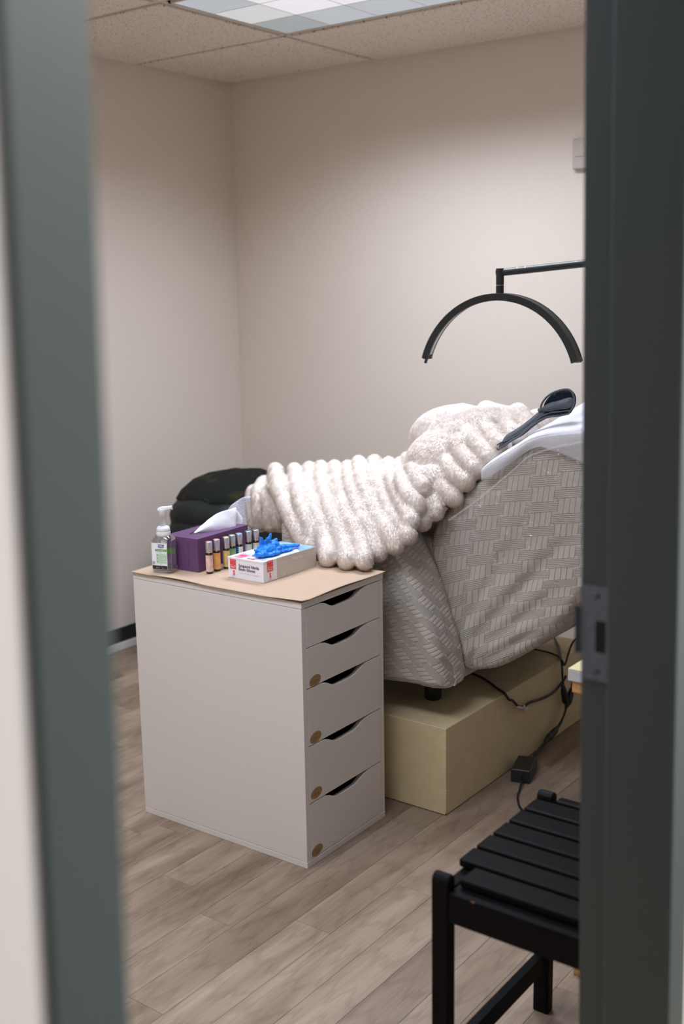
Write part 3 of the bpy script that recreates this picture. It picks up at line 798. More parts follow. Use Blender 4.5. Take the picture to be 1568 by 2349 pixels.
def logo(parent, org, xd, yd, s, m=None):
    m = m or M['red']
    for r_ in (rect(0, 0, s, .07*s), rect(0, .0, .07*s, 1.25*s), rect(.93*s, 0, s, 1.25*s), rect(0, 1.18*s, s, 1.25*s), rect(.12*s, .10*s, .88*s, .42*s)):
        flat('emblem_frame', r_, m, parent, org, xd, yd)
    flat('emblem_disc', circ(.5*s, .80*s, .30*s, .34*s), m, parent, org, xd, yd)
    for sg in (-1, 1): flat('emblem_side', [(.5*s+sg*.40*s, .50*s), (.5*s+sg*.40*s, 1.10*s), (.5*s+sg*.22*s, 1.10*s), (.5*s+sg*.34*s, .80*s), (.5*s+sg*.22*s, .50*s)][::sg], m, parent, org, xd, yd, .00015)
    xo = Vector(org)+Vector(xd).normalized()*.5*s+Vector(yd).normalized()*.15*s
    text('emblem_letters', 'BmK', .32*s, tuple(xo), xd, yd, M['white_card'], parent, 'CENTER', .0006)
X, Z, Y = (1, 0, 0), (0, 0, 1), (0, 1, 0)
e0 = .0002
logo(gb, (.0085, -e0, .0260), X, Z, .0205)
text('lettering', 'S', .0155, (.0215, -e0, .0108), X, Z, M['red'], gb, 'CENTER', .0004, .0006)
text('lettering', 'SMALL', .0032, (.0215, -e0, .0072), X, Z, M['ink_grey'], gb, 'CENTER')
text('lettering', 'Synguard Nitrile', .0108, (.0385, -e0, .0345), X, Z, M['ink'], gb, 'LEFT', .0004, .0002)
text('lettering', 'Exam Gloves', .0108, (.0385, -e0, .0250), X, Z, M['ink'], gb, 'LEFT', .0004, .0002)
text('lettering', 'Latex Free | Powder Free | Protein Free', .0044, (.0385, -e0, .0165), X, Z, M['ink_grey'], gb)
text('lettering', 'ASTM', .0032, (.0125, -e0, .0035), X, Z, M['ink_grey'], gb); text('lettering', '100', .0032, (.0235, -e0, .0035), X, Z, M['ink_grey'], gb)
logo(gb, (GW+e0, .0145, .0270), Y, Z, .0240)
text('lettering', 'S', .0165, (GW+e0, .0265, .0112), Y, Z, M['red'], gb, 'CENTER', .0004, .0006)
text('lettering', 'SMALL', .0034, (GW+e0, .0265, .0072), Y, Z, M['ink_grey'], gb, 'CENTER')
text('lettering', 'ASTM 100', .0034, (GW+e0, .0265, .0035), Y, Z, M['ink_grey'], gb, 'CENTER')
text('lettering', 'Synguard', .0105, (GW+e0, .068, .0385), Y, Z, M['ink_pale'], gb, 'LEFT', .0007)
text('lettering', 'Nitrile', .0155, (GW+e0, .1165, .0385), Y, Z, M['ink_pale'], gb, 'LEFT', .0007, .0003)
text('lettering', 'Exam Gloves', .0095, (GW+e0, .1585, .0385), Y, Z, M['ink_pale'], gb, 'LEFT', .0007)
text('lettering', 'Latex Free  Powder Free  Protein Free', .0062, (GW+e0, .069, .0300), Y, Z, M['ink_pale'], gb, 'LEFT', .0007)
text('lettering', '100', .0125, (GW+e0, .069, .0065), Y, Z, M['ink_pale'], gb, 'LEFT', .0007, .0003)
text('lettering', 'gloves', .0055, (GW+e0, .096, .0065), Y, Z, M['ink_pale'], gb, 'LEFT', .0007)
logo(gb, (.014, .006, GH), X, Y, .030, M['pink'])
text('lettering', 'S', .030, (.082, .012, GH), Y, (-1, 0, 0), M['pink'], gb, 'CENTER', .0003, .0012)
text('lettering', 'SMALL', .008, (.098, .026, GH), X, Y, M['ink_blue'], gb, 'LEFT', .0003)
text('lettering', '100', .012, (.098, .012, GH), X, Y, M['ink_blue'], gb, 'LEFT', .0003)
text('lettering', 'Synguard Nitrile', .0085, (.006, .048, GH), X, Y, M['ink_blue'], gb, 'LEFT', .0003)

# glove: palm lump and crumpled fingers pulled through the slot
gv = thing('nitrile_glove', 'crumpled bright blue nitrile glove sticking out of the glove box', 'glove', (-.23, .17, TZ+GH))
bm = bmesh.new()
def blob(bm, c, r, rot=(0, 0, 0), seg=22):
    mt = Matrix.Translation(Vector(c)-Vector((-.23, .17, TZ+GH))) @ Matrix.Rotation(rot[2], 4, 'Z') @ Matrix.Rotation(rot[0], 4, 'X') @ Matrix.Diagonal((*r, 1))
    bmesh.ops.create_uvsphere(bm, u_segments=seg, v_segments=14, radius=1, matrix=mt)
def spike(bm, a, b_, r0, r1):
    V, F = tube_data([a, [(p+q)/2+rng.normal(0, .0015) for p, q in zip(a, b_)], b_], [r0, (r0+r1)*.55, r1], 12, 12, True, .55)
    vs = [bm.verts.new(Vector(p)-Vector((-.23, .17, TZ+GH))) for p in V]
    for f in F:
        try: bm.faces.new([vs[q] for q in f])
        except ValueError: pass
blob(bm, (-.235, .150, .778), (.024, .030, .014)); blob(bm, (-.228, .120, .771), (.017, .020, .010)); blob(bm, (-.235, .178, .782), (.016, .020, .013))
blob(bm, (-.222, .152, .768), (.020, .034, .008))
spike(bm, (-.238, .148, .782), (-.236, .129, .812), .013, .005)
spike(bm, (-.236, .155, .784), (-.232, .165, .814), .014, .0045)
spike(bm, (-.234, .150, .786), (-.230, .147, .806), .012, .006)
spike(bm, (-.232, .170, .782), (-.236, .190, .795), .011, .006)
spike(bm, (-.225, .180, .777), (-.222, .262, .768), .012, .0085)
spike(bm, (-.224, .175, .768), (-.214, .225, .765), .010, .007)
spike(bm, (-.222, .140, .768), (-.212, .160, .764), .010, .007)
spike(bm, (-.226, .130, .774), (-.232, .107, .782), .010, .007)
me = bpy.data.meshes.new('glove'); bm.to_mesh(me); bm.free()
def remesh(me, vox, it=3, disp=None):
    o = bpy.data.objects.new('tmp', me); COL.objects.link(o)
    md = o.modifiers.new('r', 'REMESH'); md.mode = 'VOXEL'; md.voxel_size = vox; md.use_smooth_shade = True
    if it: s = o.modifiers.new('s', 'SMOOTH'); s.iterations = it; s.factor = .5
    dg = bpy.context.evaluated_depsgraph_get(); dg.update()
    me2 = bpy.data.meshes.new_from_object(o.evaluated_get(dg)); bpy.data.objects.remove(o)
    if disp:
        n = len(me2.vertices); co_ = np.empty(n*3); me2.vertices.foreach_get('co', co_); co_ = co_.reshape(-1, 3)
        no = np.empty(n*3); me2.vertices.foreach_get('normal', no); no = no.reshape(-1, 3)
        d = np.array([disp(Vector(p)) for p in co_]); co_ += no*d[:, None]
        me2.vertices.foreach_set('co', co_.ravel()); me2.update()
    me2.polygons.foreach_set('use_smooth', [True]*len(me2.polygons))
    return me2
def crumple(p):
    a = noise.noise(p*75); b_ = noise.noise(p*140+Vector((9, 2, 4)))
    return -abs(a)*.0048+.0012-abs(b_)*.0016
me = remesh(me, .0016, 2, crumple); me.materials.clear(); link('palm_and_fingers', me, M['glove'], gv)

# ================================================================== PLATFORM
RZ = .257
rp = thing('platform', 'low beige yellow painted wooden platform under the recliner', 'platform', (0, 0, 0))
bm = bmesh.new()
add_box(bm, (-.95, .452, .002), (.134, 1.394, RZ), .0022, 2)
bm_obj('painted_box', bm, M['riser'], rp)
for (x, z) in ((.1346, .006), (.1346, .065), (.1346, .074), (.1343, .20)):
    bm = bmesh.new(); bmesh.ops.create_icosphere(bm, subdivisions=1, radius=.0022, matrix=Matrix.Translation((x-.0012, .4530, z)) @ Matrix.Diagonal((1, .6, 1.6, 1)))
    bm_obj('paint_chip', bm, M['chip'] if z > .01 else M['cab_dark'], rp)
box('edge_wear', (.1315, .74, RZ-.0012), (.1345, 1.06, RZ+.0002), M['chip'], rp, .0003, 1)

# ================================================================== RECLINER
rec = thing('recliner', 'reclined treatment chair in a beige quilted stretch cover, on the platform', 'recliner', (0, 0, 0))
def weave(u, v, cp=.079, p=.071, hH=.0275, hw=.047, vw=.032):
    """distance to the nearest quilting seam: five narrow strips across, four wide strips down, a dot where they meet"""
    d = np.full(u.shape, 1.0)
    i0 = np.round(u/cp)
    for k in (-1, 0, 1):
        i = i0+k; a = u-i*cp; vv = np.mod(v+np.mod(i, 2)*p/2, p); ab = np.abs(a)
        inH = (vv < hH) & (ab <= hw); inV = (vv >= hH) & (ab <= vw)
        q = vv/(hH/5); dh = np.minimum(np.abs(q-np.round(q))*hH/5, hw-ab)
        q = (a+vw)/(vw/2); dv = np.minimum(np.abs(q-np.round(q))*vw/2, np.minimum(vv-hH, p-vv))
        d = np.where(inH, np.minimum(d, dh), np.where(inV, np.minimum(d, dv), d))
        for cv in (hH+(p/2-hH)/2, p-(p/2-hH)/2):
            r_ = np.hypot(a-(hw+vw)/2, vv-cv); d = np.where(d > .5, np.minimum(d, np.abs(r_-.0050)), d)
    return np.minimum(d, .02)
def cover_mesh(name, P, uv, parent, closed=True, capuv=None, depth=.0012, w=.0009, scale=1.0, extra=None):
    """P (rows, cols, 3) outer surface; displaced by the quilting grooves, groove shade for the colour stored on the mesh"""
    P = np.asarray(P); nr, nc = P.shape[:2]
    dr = np.gradient(P, axis=0); dc = (np.roll(P, -1, 1)-np.roll(P, 1, 1))/2 if closed else np.gradient(P, axis=1)
    N = np.cross(dc, dr); N /= np.linalg.norm(N, axis=2)[..., None]+1e-12
    d = weave(uv[..., 0]/scale, uv[..., 1]/scale)*scale
    g = np.exp(-(d/w)**2)
    pil = np.clip(d/.0055, 0, 1)
    Q = P+N*((pil*.0004-depth*g)[..., None])
    if extra is not None: Q = Q+N*extra[..., None]
    V = Q.reshape(-1, 3); idx = np.arange(nr*nc).reshape(nr, nc)
    if closed: idx = np.hstack([idx, idx[:, :1]])
    F = np.stack([idx[:-1, :-1].ravel(), idx[:-1, 1:].ravel(), idx[1:, 1:].ravel(), idx[1:, :-1].ravel()], 1)
    me = bpy.data.meshes.new(name)
    me.vertices.add(len(V)); me.vertices.foreach_set('co', V.ravel())
    nf = len(F); me.loops.add(nf*4); me.loops.foreach_set('vertex_index', F.ravel().astype(np.int32))
    me.polygons.add(nf); me.polygons.foreach_set('loop_start', np.arange(0, nf*4, 4, dtype=np.int32))
    me.update(calc_edges=True)
    me.polygons.foreach_set('use_smooth', [True]*nf)
    at = me.attributes.new('groove_shade', 'FLOAT', 'POINT'); at.data.foreach_set('value', np.exp(-(d/(w*.85))**2).ravel().astype(np.float32))
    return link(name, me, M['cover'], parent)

def rrect_plan(x0, x1, y0, y1, r, step_near, step_far):
    """closed plan outline starting at the near side (y0), from x0 to x1 then round"""
    pts = []
    def seg(a, b_, st):
        L = math.hypot(b_[0]-a[0], b_[1]-a[1]); k = max(1, int(L/st))
        for q in range(k): pts.append((a[0]+(b_[0]-a[0])*q/k, a[1]+(b_[1]-a[1])*q/k))
    def arc(cx, cy, a0, st):
        k = max(4, int(r*math.pi/2/st))
        for q in range(k): t = a0+math.pi/2*q/k; pts.append((cx+r*math.cos(t), cy+r*math.sin(t)))
    seg((x0+r, y0), (x1-r, y0), step_near); arc(x1-r, y0+r, -math.pi/2, step_near)
    seg((x1, y0+r), (x1, y1-r), step_near); arc(x1-r, y1-r, 0, step_far)
    seg((x1-r, y1), (x0+r, y1), step_far); arc(x0+r, y1-r, math.pi/2, step_far)
    seg((x0, y1-r), (x0, y0+r), step_far); arc(x0+r, y0+r, math.pi, step_far)
    return np.array(pts)

def armrest(y0, y1, fine):
    sn = .00115 if fine else .02
    zs = np.concatenate([np.arange(.352, .735, .00115 if fine else .04), .735+.052*np.sin(np.linspace(0, math.pi/2, 46 if fine else 8))])
    pl = rrect_plan(-.45, .122, y0, y1, .035, sn, .02)
    cx, cy = -.19, (y0+y1)/2
    arc = np.concatenate([[0], np.cumsum(np.hypot(*(np.diff(pl, axis=0).T)))])
    rows = []
    for z in zs:
        t = (z-.352)/(.787-.352)
        q = pl.copy()
        back = float(np.interp(z, [.366, .45, .546, .60, .65, .70, .76, .787], [-.002, -.018, -.050, -.070, -.092, -.120, -.155, -.19]))
        wgt = np.clip((q[:, 0]+.1)/.22, 0, 1); q[:, 0] += back*wgt
        if z > .735:
            k = (z-.735)/.052; ins = .052*(1-math.sqrt(max(0, 1-k*k)))
            q[:, 1] = np.clip(q[:, 1], y0+ins, y1-ins); q[:, 0] = np.clip(q[:, 0], -.45+ins*.6, .122+back-ins*.6)
        if t < .06: q[:, 1] = q[:, 1]+np.where(q[:, 1] < cy, .016, -.016)*(1-t/.06)**2
        hem = .010*np.sin(q[:, 0]*9+1.1)*max(0, 1-t/.15)
        rows.append(np.column_stack([q, np.full(len(q), z)+hem]))
    rows.append(np.column_stack([rows[-1][:, 0]*.2+cx*.8, rows[-1][:, 1]*.1+cy*.9, np.full(len(pl), .787)]))
    P = np.array(rows)
    U = np.broadcast_to(arc, P.shape[:2]); Z = P[..., 2]
    u0 = U-.45+.035
    zz = Z-.5; det = .69*.23+.72*.97                     # quilting runs diagonally on the arms
    uv = np.stack([(u0*.23-zz*.97)/det, (.69*zz+.72*u0)/det], -1)
    x, z = P[..., 0], P[..., 2]
    ex = .004*np.sin(x*17+z*9)*np.exp(-((z-.42)/.08)**2)+.005*np.exp(-((x-.075-.05*(z-.5))/.03)**2)*np.exp(-((z-.45)/.12)**2)
    ex = ex*(P[..., 1] < cy)
    return cover_mesh('armrest', P, uv, rec, extra=ex if fine else None, scale=.86)
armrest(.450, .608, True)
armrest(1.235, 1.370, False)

# backrest: loops round a rectangle whose lower and upper edges follow the reclined profile
NS = 540
BB = smooth_path([(.104, 0, .366), (.191, 0, .393), (.286, 0, .456), (.376, 0, .535), (.455, 0, .644), (.55, 0, .80), (.645, 0, .965)], NS)
BT = smooth_path([(-.017, 0, .759), (.005, 0, .815), (.076, 0, .896), (.159, 0, .958), (.251, 0, 1.018), (.327, 0, 1.060), (.45, 0, 1.085), (.63, 0, 1.105)], NS)
BT[:, 2] -= .012
yn, yf = .612, 1.225
tn = np.linspace(0, 1, 470)                        # near side, from the lower to the upper edge
tt = np.linspace(0, 1, 28)[1:-1]
rows = []; UVs = []
for s in range(NS):
    b_, t = BB[s], BT[s]
    ln = []
    rnd = .032
    H = np.linalg.norm(t-b_)
    for q in tn:
        p = b_+(t-b_)*q
        e = min(q, 1-q)*H
        y = yn+(rnd-math.sqrt(max(0, rnd**2-(rnd-e)**2)) if e < rnd else 0)
        y -= .012*math.sin(math.pi*q)**.7
        ln.append((p[0], y, p[2], 0))
    for q in tt: p = t; ln.append((p[0], yn+rnd+(yf-yn-2*rnd)*q, p[2]+.020*math.sin(math.pi*q), 1))
    for q in np.linspace(1, 0, 24):
        p = b_+(t-b_)*q; e = min(q, 1-q)*H
        y = yf-(rnd-math.sqrt(max(0, rnd**2-(rnd-e)**2)) if e < rnd else 0); ln.append((p[0], y, p[2], 1))
    for q in tt[::-1]: p = b_; ln.append((p[0], yn+rnd+(yf-yn-2*rnd)*q, p[2], 1))
    rows.append(ln)
P = np.array(rows); side = P[..., 3] == 0; P = P[..., :3]
c0 = P.mean(1, keepdims=True)
for s in range(14):                                 # close both ends softly
    k = 1-((14-s)/14)**2*.06; P[s] = c0[s]+(P[s]-c0[s])*np.array([1, k, k]); P[-1-s] = c0[-1-s]+(P[-1-s]-c0[-1-s])*np.array([1, k, k])
capa = np.repeat(c0[:1], P.shape[1], 1); capb = np.repeat(c0[-1:], P.shape[1], 1)
P = np.concatenate([capa, P, capb], 0); side = np.concatenate([side[:1], side, side[-1:]], 0)
x, z = P[..., 0], P[..., 2]
kk = np.interp(z, [.40, .55, .70, .85, 1.1], [.62, .48, .26, .165, .14])
uv = np.stack([x*1.0-.12*(z-.7)+P[..., 1]*(~side), z-kk*(x-.1)+.03], -1)
# tension folds that fan out from the lower corner of the seam
ex = np.zeros(x.shape)
for (x0, z0, x1, z1, a, w) in ((.10, .43, .44, .83, .012, .022), (.10, .40, .42, .68, .009, .020), (.085, .48, .30, .86, .007, .018), (.12, .38, .36, .55, .010, .018), (.078, .46, .10, .62, .010, .012), (.115, .37, .13, .45, .012, .010)):
    d = np.array((x1-x0, z1-z0)); L = np.hypot(*d); d /= L
    al = (x-x0)*d[0]+(z-z0)*d[1]; ac = -(x-x0)*d[1]+(z-z0)*d[0]
    f = np.clip(al/(.12*L), 0, 1)*np.clip((L-al)/(.35*L), 0, 1)
    ex += a*f*(np.exp(-(ac/w)**2)-.6*np.exp(-((ac-1.6*w)/w)**2))
ex *= side*.85
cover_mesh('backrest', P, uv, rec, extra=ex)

# seat, leg rest, frame and feet
sv = np.stack(np.meshgrid(np.linspace(0, 1, 2), np.linspace(0, 1, 2)), -1)
def cushion(name, lo, hi, m=M['cover'], bev=.03):
    bm = bmesh.new(); add_box(bm, lo, hi, bev, 4); return bm_obj(name, bm, m, rec, True)
cushion('seat', (-.50, .610, .40), (.06, 1.233, .745))
cushion('leg_rest', (-.745, .645, .685), (-.50, 1.20, .775), bev=.02)
cushion('base_skirt', (-.49, .60, .340), (.085, 1.24, .42), bev=.01)
bm = bmesh.new(); add_box(bm, (-.62, .70, .60), (-.48, .72, .69)); add_box(bm, (-.62, 1.10, .60), (-.48, 1.12, .69)); add_box(bm, (-.47, .60, .326), (.04, 1.29, .352)); bm_obj('frame', bm, M['black_plastic'], rec)
for fx, fy in ((-.02, .632), (-.02, 1.23), (-.44, .632), (-.44, 1.23)):
    lathe('foot', [(.020, RZ+.001), (.025, RZ+.005), (.027, .30), (.027, .330)], M['black_plastic'], rec, 20, loc=(fx, fy, 0))

# lilac waffle towel over the foot end
P = np.zeros((40, 30, 3))
prof = [(-.52, .797), (-.64, .795), (-.735, .789), (-.772, .772), (-.80, .735), (-.815, .690), (-.822, .640)]
pr = smooth_path([(a, 0, b_) for a, b_ in prof], 40)
for i in range(40):
    for j in range(30):
        v = j/29; y = .632+.55*v
        e = math.exp(-(v/.12)**2)
        P[i, j] = (pr[i][0]+.006*math.sin(v*9), y, pr[i][2]-.012*e+.003*math.sin(v*14+i*.3)*(i/40))
ft = thing('waffle_towel', None, None)
grid_obj('draped_sheet', P, M['mesh_towel'], ft, thick=.004)
Ea = smooth_path([(-.690, .634, .8010), (-.735, .631, .7960), (-.775, .630, .7750), (-.806, .632, .7480), (-.824, .636, .712)], 24)
Eb = smooth_path([(-.690, .630, .7000), (-.715, .628, .6860), (-.745, .627, .6740), (-.778, .629, .6700), (-.818, .634, .672)], 24)
P = np.array([[Ea[a_]+(Eb[a_]-Ea[a_])*v+np.array([0, -.004*math.sin(math.pi*v)-.003*math.sin(a_*.5+v*3), 0]) for v in np.linspace(0, 1, 16)] for a_ in range(24)])
grid_obj('corner_flap', P, M['mesh_towel'], ft, thick=.003)
tag(ft, 'lilac white waffle towel hanging over the foot end of the recliner, under the plush blanket', 'towel')
bm_m = M['mesh_towel']; b = bm_m.node_tree.nodes['Principled BSDF']
vo = nd(bm_m, 'ShaderNodeTexVoronoi', i_Scale=170.0, feature='F1'); tc = nd(bm_m, 'ShaderNodeTexCoord'); lk(bm_m, tc, 'Object', vo, 'Vector')
bp = nd(bm_m, 'ShaderNodeBump', i_Strength=.8, i_Distance=.003); lk(bm_m, vo, 'Distance', bp, 'Height'); lk(bm_m, bp, 0, b, 'Normal')

# ================================================================== PLUSH BLANKET
RIBS = [
 ([(-.7865, .85, .8489), (-.5812, .62, .8368), (-.444, .5, .7960), (-.3383, .42, .7620), (-.2986, .398, .7400), (-.2634, .385, .7360)], .0270),
 ([(-.7198, .87, .8534), (-.5253, .64, .8459), (-.3921, .5, .8182), (-.2969, .42, .7759), (-.2582, .395, .747), (-.2300, .385, .7380)], .0250),
 ([(-.6652, .88, .8601), (-.4769, .64, .8362), (-.3462, .5, .8162), (-.2568, .42, .7739), (-.1977, .36, .7470), (-.1600, .318, .7290)], .0250),
 ([(-.6232, .89, .8658), (-.4243, .64, .8479), (-.2847, .5, .8158), (-.1937, .42, .7747), (-.1325, .36, .7470), (-.0990, .32, .7290)], .0250),
 ([(-.5724, .9, .8684), (-.3637, .65, .845), (-.2399, .51, .8142), (-.143, .43, .7787), (-.0815, .37, .7490), (-.0480, .333, .7330)], .0250),
 ([(-.5173, .9, .8726), (-.3214, .65, .8625), (-.1955, .52, .8216), (-.1077, .45, .7854), (-.0614, .412, .7520), (-.0500, .402, .7400)], .0250),
 ([(-.4718, .9, .8908), (-.287, .66, .8777), (-.1557, .53, .824), (-.0657, .46, .7956), (-.0166, .425, .7743), (-.0060, .418, .763)], .0250),
 ([(-.4096, .9, .899), (-.2439, .68, .8751), (-.1049, .54, .8285), (-.0206, .47, .8062), (.0255, .435, .791)], .0250),
 ([(-.3531, .9, .896), (-.2089, .7, .8921), (-.0905, .57, .8627), (-.0182, .5, .8388), (.0168, .462, .8246)], .0250),
 ([(-.80, .75, .7919), (-.7333, .665, .7906), (-.7057, .635, .7461), (-.7003, .632, .7165)], .022),
 ([(-.7781, .78, .8159), (-.6997, .66, .8055), (-.6659, .622, .7591), (-.6657, .622, .7176)], .025),
 ([(-.7291, .78, .8229), (-.6596, .66, .8073), (-.6216, .62, .7636), (-.619, .62, .7208)], .025),
 ([(-.6811, .78, .825), (-.6204, .66, .7984), (-.5806, .62, .7607), (-.5773, .62, .7304)], .025),
 ([(-.2746, .85, .9076), (-.1137, .62, .8983), (-.0487, .55, .8792), (-.0034, .515, .8662), (.006, .515, .8500)], .025),
 ([(-.0060, .54, .8500), (.0119, .53, .8222), (.0109, .53, .810)], .025),
 ([(-.2454, .85, .9274), (-.1013, .66, .923), (-.0197, .575, .9040), (-.0097, .568, .8956)], .0250),
 ([(.0000, .59, .8750), (.030, .565, .8476), (.0345, .560, .835)], .024),
 ([(.076, .590, .8760), (.0177, .615, .897), (-.0898, .72, .930), (-.2, .85, .945), (-.285, 1.0, .930), (-.31, 1.12, .89)], .0270),
 ([(.106, .600, .9210), (.042, .64, .938), (-.056, .74, .970), (-.164, .86, .990), (-.290, 1.0, .975), (-.31, 1.12, .93)], .0270),
 ([(.130, .620, .9550), (.073, .66, .975), (-.017, .75, 1.005), (-.12, .86, 1.025), (-.268, 1.0, 1.008), (-.33, 1.12, .95)], .0270),
 ([(.156, .640, .9860), (.11, .68, 1.002), (.026, .76, 1.028), (-.07, .88, 1.042), (-.225, 1.01, 1.040), (-.29, 1.13, 1.0)], .0270),
 ([(.184, .665, 1.0120), (.09, .76, 1.040), (0, .88, 1.060), (-.15, 1.01, 1.062), (-.21, 1.15, 1.03)], .0270),
 ([(.195, .72, 1.040), (.13, .8, 1.055), (.05, .92, 1.068), (-.075, 1.03, 1.072), (-.11, 1.17, 1.04)], .0270),
 ([(.215, .76, 1.052), (.15, .86, 1.066), (.06, .99, 1.074), (-.01, 1.12, 1.05)], .0270),
 ([(.230, .82, 1.058), (.17, .91, 1.064), (.10, 1.03, 1.056), (.05, 1.15, 1.03)], .0250),
]
V, F = [], []
def app(v, f):
    k = len(V); V.extend(v); F.extend([tuple(q+k for q in g) for g in f])
for pts, r in RIBS: app(*tube_data(pts, r, None, 14))
bm = bmesh.new()
for c, r in (((-.160, 1.0, .985), (.142, .17, .100)), ((-.090, .95, .925), (.150, .20, .155)), ((.0, .93, .955), (.175, .22, .142)), ((-.05, .85, .93), (.17, .19, .115)), ((-.17, .80, .882), (.17, .15, .042)), ((-.46, .76, .836), (.24, .20, .030)), ((-.03, .66, .915), (.085, .07, .035)), ((.06, .80, 1.0), (.12, .12, .05))):
    bmesh.ops.create_uvsphere(bm, u_segments=24, v_segments=16, radius=1, matrix=Matrix.Translation(c) @ Matrix.Diagonal((*r, 1)))
bm.verts.index_update(); app([tuple(v.co) for v in bm.verts], [tuple(v.index for v in f.verts) for f in bm.faces]); bm.free()
me = bpy.data.meshes.new('blanket'); me.from_pydata([tuple(p) for p in V], [], F)
def plush(p):
    return 0.0015*noise.noise(p*30)+.0008*noise.noise(p*85+Vector((3, 7, 1)))+.0005*noise.noise(p*190)
me = remesh(me, .0046, 3, plush); me.materials.clear()
blk = thing('plush_blanket', 'thick cream plush blanket in fat ribs, bunched over the beige recliner', 'blanket', (0, 0, 0))
bk = link('quilted_sheet', me, M['fur_base'], blk)
# pile: leaning blades rooted on the sheet
me.calc_loop_triangles()
nt_ = len(me.loop_triangles)
tri = np.empty(nt_*3, np.int32); me.loop_triangles.foreach_get('vertices', tri); tri = tri.reshape(-1, 3)
vc = np.empty(len(me.vertices)*3); me.vertices.foreach_get('co', vc); vc = vc.reshape(-1, 3)
vn = np.empty(len(me.vertices)*3); me.vertices.foreach_get('normal', vn); vn = vn.reshape(-1, 3)
A, B, C_ = vc[tri[:, 0]], vc[tri[:, 1]], vc[tri[:, 2]]
ar = np.linalg.norm(np.cross(B-A, C_-A), axis=1)/2
NB = 520000
ti = rng.choice(nt_, NB, p=ar/ar.sum())
r1, r2_ = rng.random(NB), rng.random(NB); fl = r1+r2_ > 1; r1[fl] = 1-r1[fl]; r2_[fl] = 1-r2_[fl]
w0 = 1-r1-r2_
root = A[ti]*w0[:, None]+B[ti]*r1[:, None]+C_[ti]*r2_[:, None]
N = vn[tri[ti, 0]]*w0[:, None]+vn[tri[ti, 1]]*r1[:, None]+vn[tri[ti, 2]]*r2_[:, None]; N /= np.linalg.norm(N, axis=1)[:, None]+1e-12
# combing: tufts share a direction, drooping slightly
q3 = root*np.array([70, 64, 77.0])
comb = np.stack([np.sin(q3[:, 1]+1.3*np.sin(q3[:, 2])), np.sin(q3[:, 2]*1.1+1.1*np.sin(q3[:, 0])), np.sin(q3[:, 0]*.9+1.2*np.sin(q3[:, 1]*1.2))], 1)
D = comb*.35+rng.normal(size=(NB, 3))*.30+np.array([.10, -.25, -.70])
D -= N*(D*N).sum(1)[:, None]; D /= np.linalg.norm(D, axis=1)[:, None]+1e-12
lean = rng.uniform(.70, 1.12, NB)
L = rng.uniform(.005, .0095, NB)
tip = root+L[:, None]*(N*np.cos(lean*1.25)[:, None]+D*np.sin(lean*1.25)[:, None])
S = np.cross(N, D)*(rng.uniform(.0005, .0009, NB))[:, None]
VV = np.empty((NB, 3, 3)); VV[:, 0] = root+S-N*.0005; VV[:, 1] = root-S-N*.0005; VV[:, 2] = tip
# face the outer side
nf = np.cross(VV[:, 1]-VV[:, 0], VV[:, 2]-VV[:, 0]); sw = (nf*N).sum(1) < 0
tmp = VV[sw, 0].copy(); VV[sw, 0] = VV[sw, 1]; VV[sw, 1] = tmp
pile = bpy.data.meshes.new('pile'); pile.vertices.add(NB*3); pile.vertices.foreach_set('co', VV.ravel())
pile.loops.add(NB*3); pile.loops.foreach_set('vertex_index', np.arange(NB*3, dtype=np.int32))
pile.polygons.add(NB); pile.polygons.foreach_set('loop_start', np.arange(0, NB*3, 3, dtype=np.int32)); pile.update(calc_edges=True)
pile.polygons.foreach_set('use_smooth', np.ones(NB, bool))
NN = N+.25*D; NN /= np.linalg.norm(NN, axis=1)[:, None]
pile.normals_split_custom_set_from_vertices(np.repeat(NN, 3, 0).astype(np.float32).tolist())
po = link('pile', pile, M['fur_blade'], blk); po['kind'] = 'stuff'

# ================================================================== TOWEL, LINER, FILM, HEADBAND
def top_z(x): return float(np.interp(x, BT[:, 0], BT[:, 2]))
# white terry towel across the head of the chair
nx_, ny_ = 60, 46
P = np.zeros((nx_, ny_, 3))
hang = lambda x: float(np.interp(x, [.10, .30, .36, .42, .46, .60], [.002, .003, .008, .018, .030, .035]))
for i in range(nx_):
    x = .128+(.640-.128)*i/(nx_-1)
    for j in range(ny_):
        v = j/(ny_-1)
        h = hang(x); s = v*(h+.56)
        if s < h: y, dz = .590, -(h-s)
        else:
            y = .590+(s-h); dz = .012*(1-math.exp(-(s-h)/.03))+.016*math.sin(math.pi*min(1, (s-h)/.6))+.050*float(np.interp(x, [.27, .40], [0, 1]))*float(np.interp(s-h, [.05, .26, .56], [0, 1, .9]))
        z = top_z(x)+.014+dz+.0025*noise.noise(Vector((x*18, y*16, 2)))
        if i < 6: y += (6-i)*.004*(1 if v < .5 else -1)
        P[i, j] = (x-.05*max(0, v-.1)*(1-i/nx_), y, z)
tw = grid_obj('terry_towel', P, M['towel'], None, thick=.006)
tag(tw, 'white terry towel spread over the head end of the reclined chair, under the grey headband', 'towel')
# turned up corner of the towel
P = np.zeros((14, 8, 3))
ca, cb_ = [(.128, .604, .955), (.150, .590, .972), (.180, .586, .984)], [(.134, .588, .944), (.152, .580, .956), (.184, .583, .972)]
A_, B_ = smooth_path(ca, 14), smooth_path(cb_, 14)
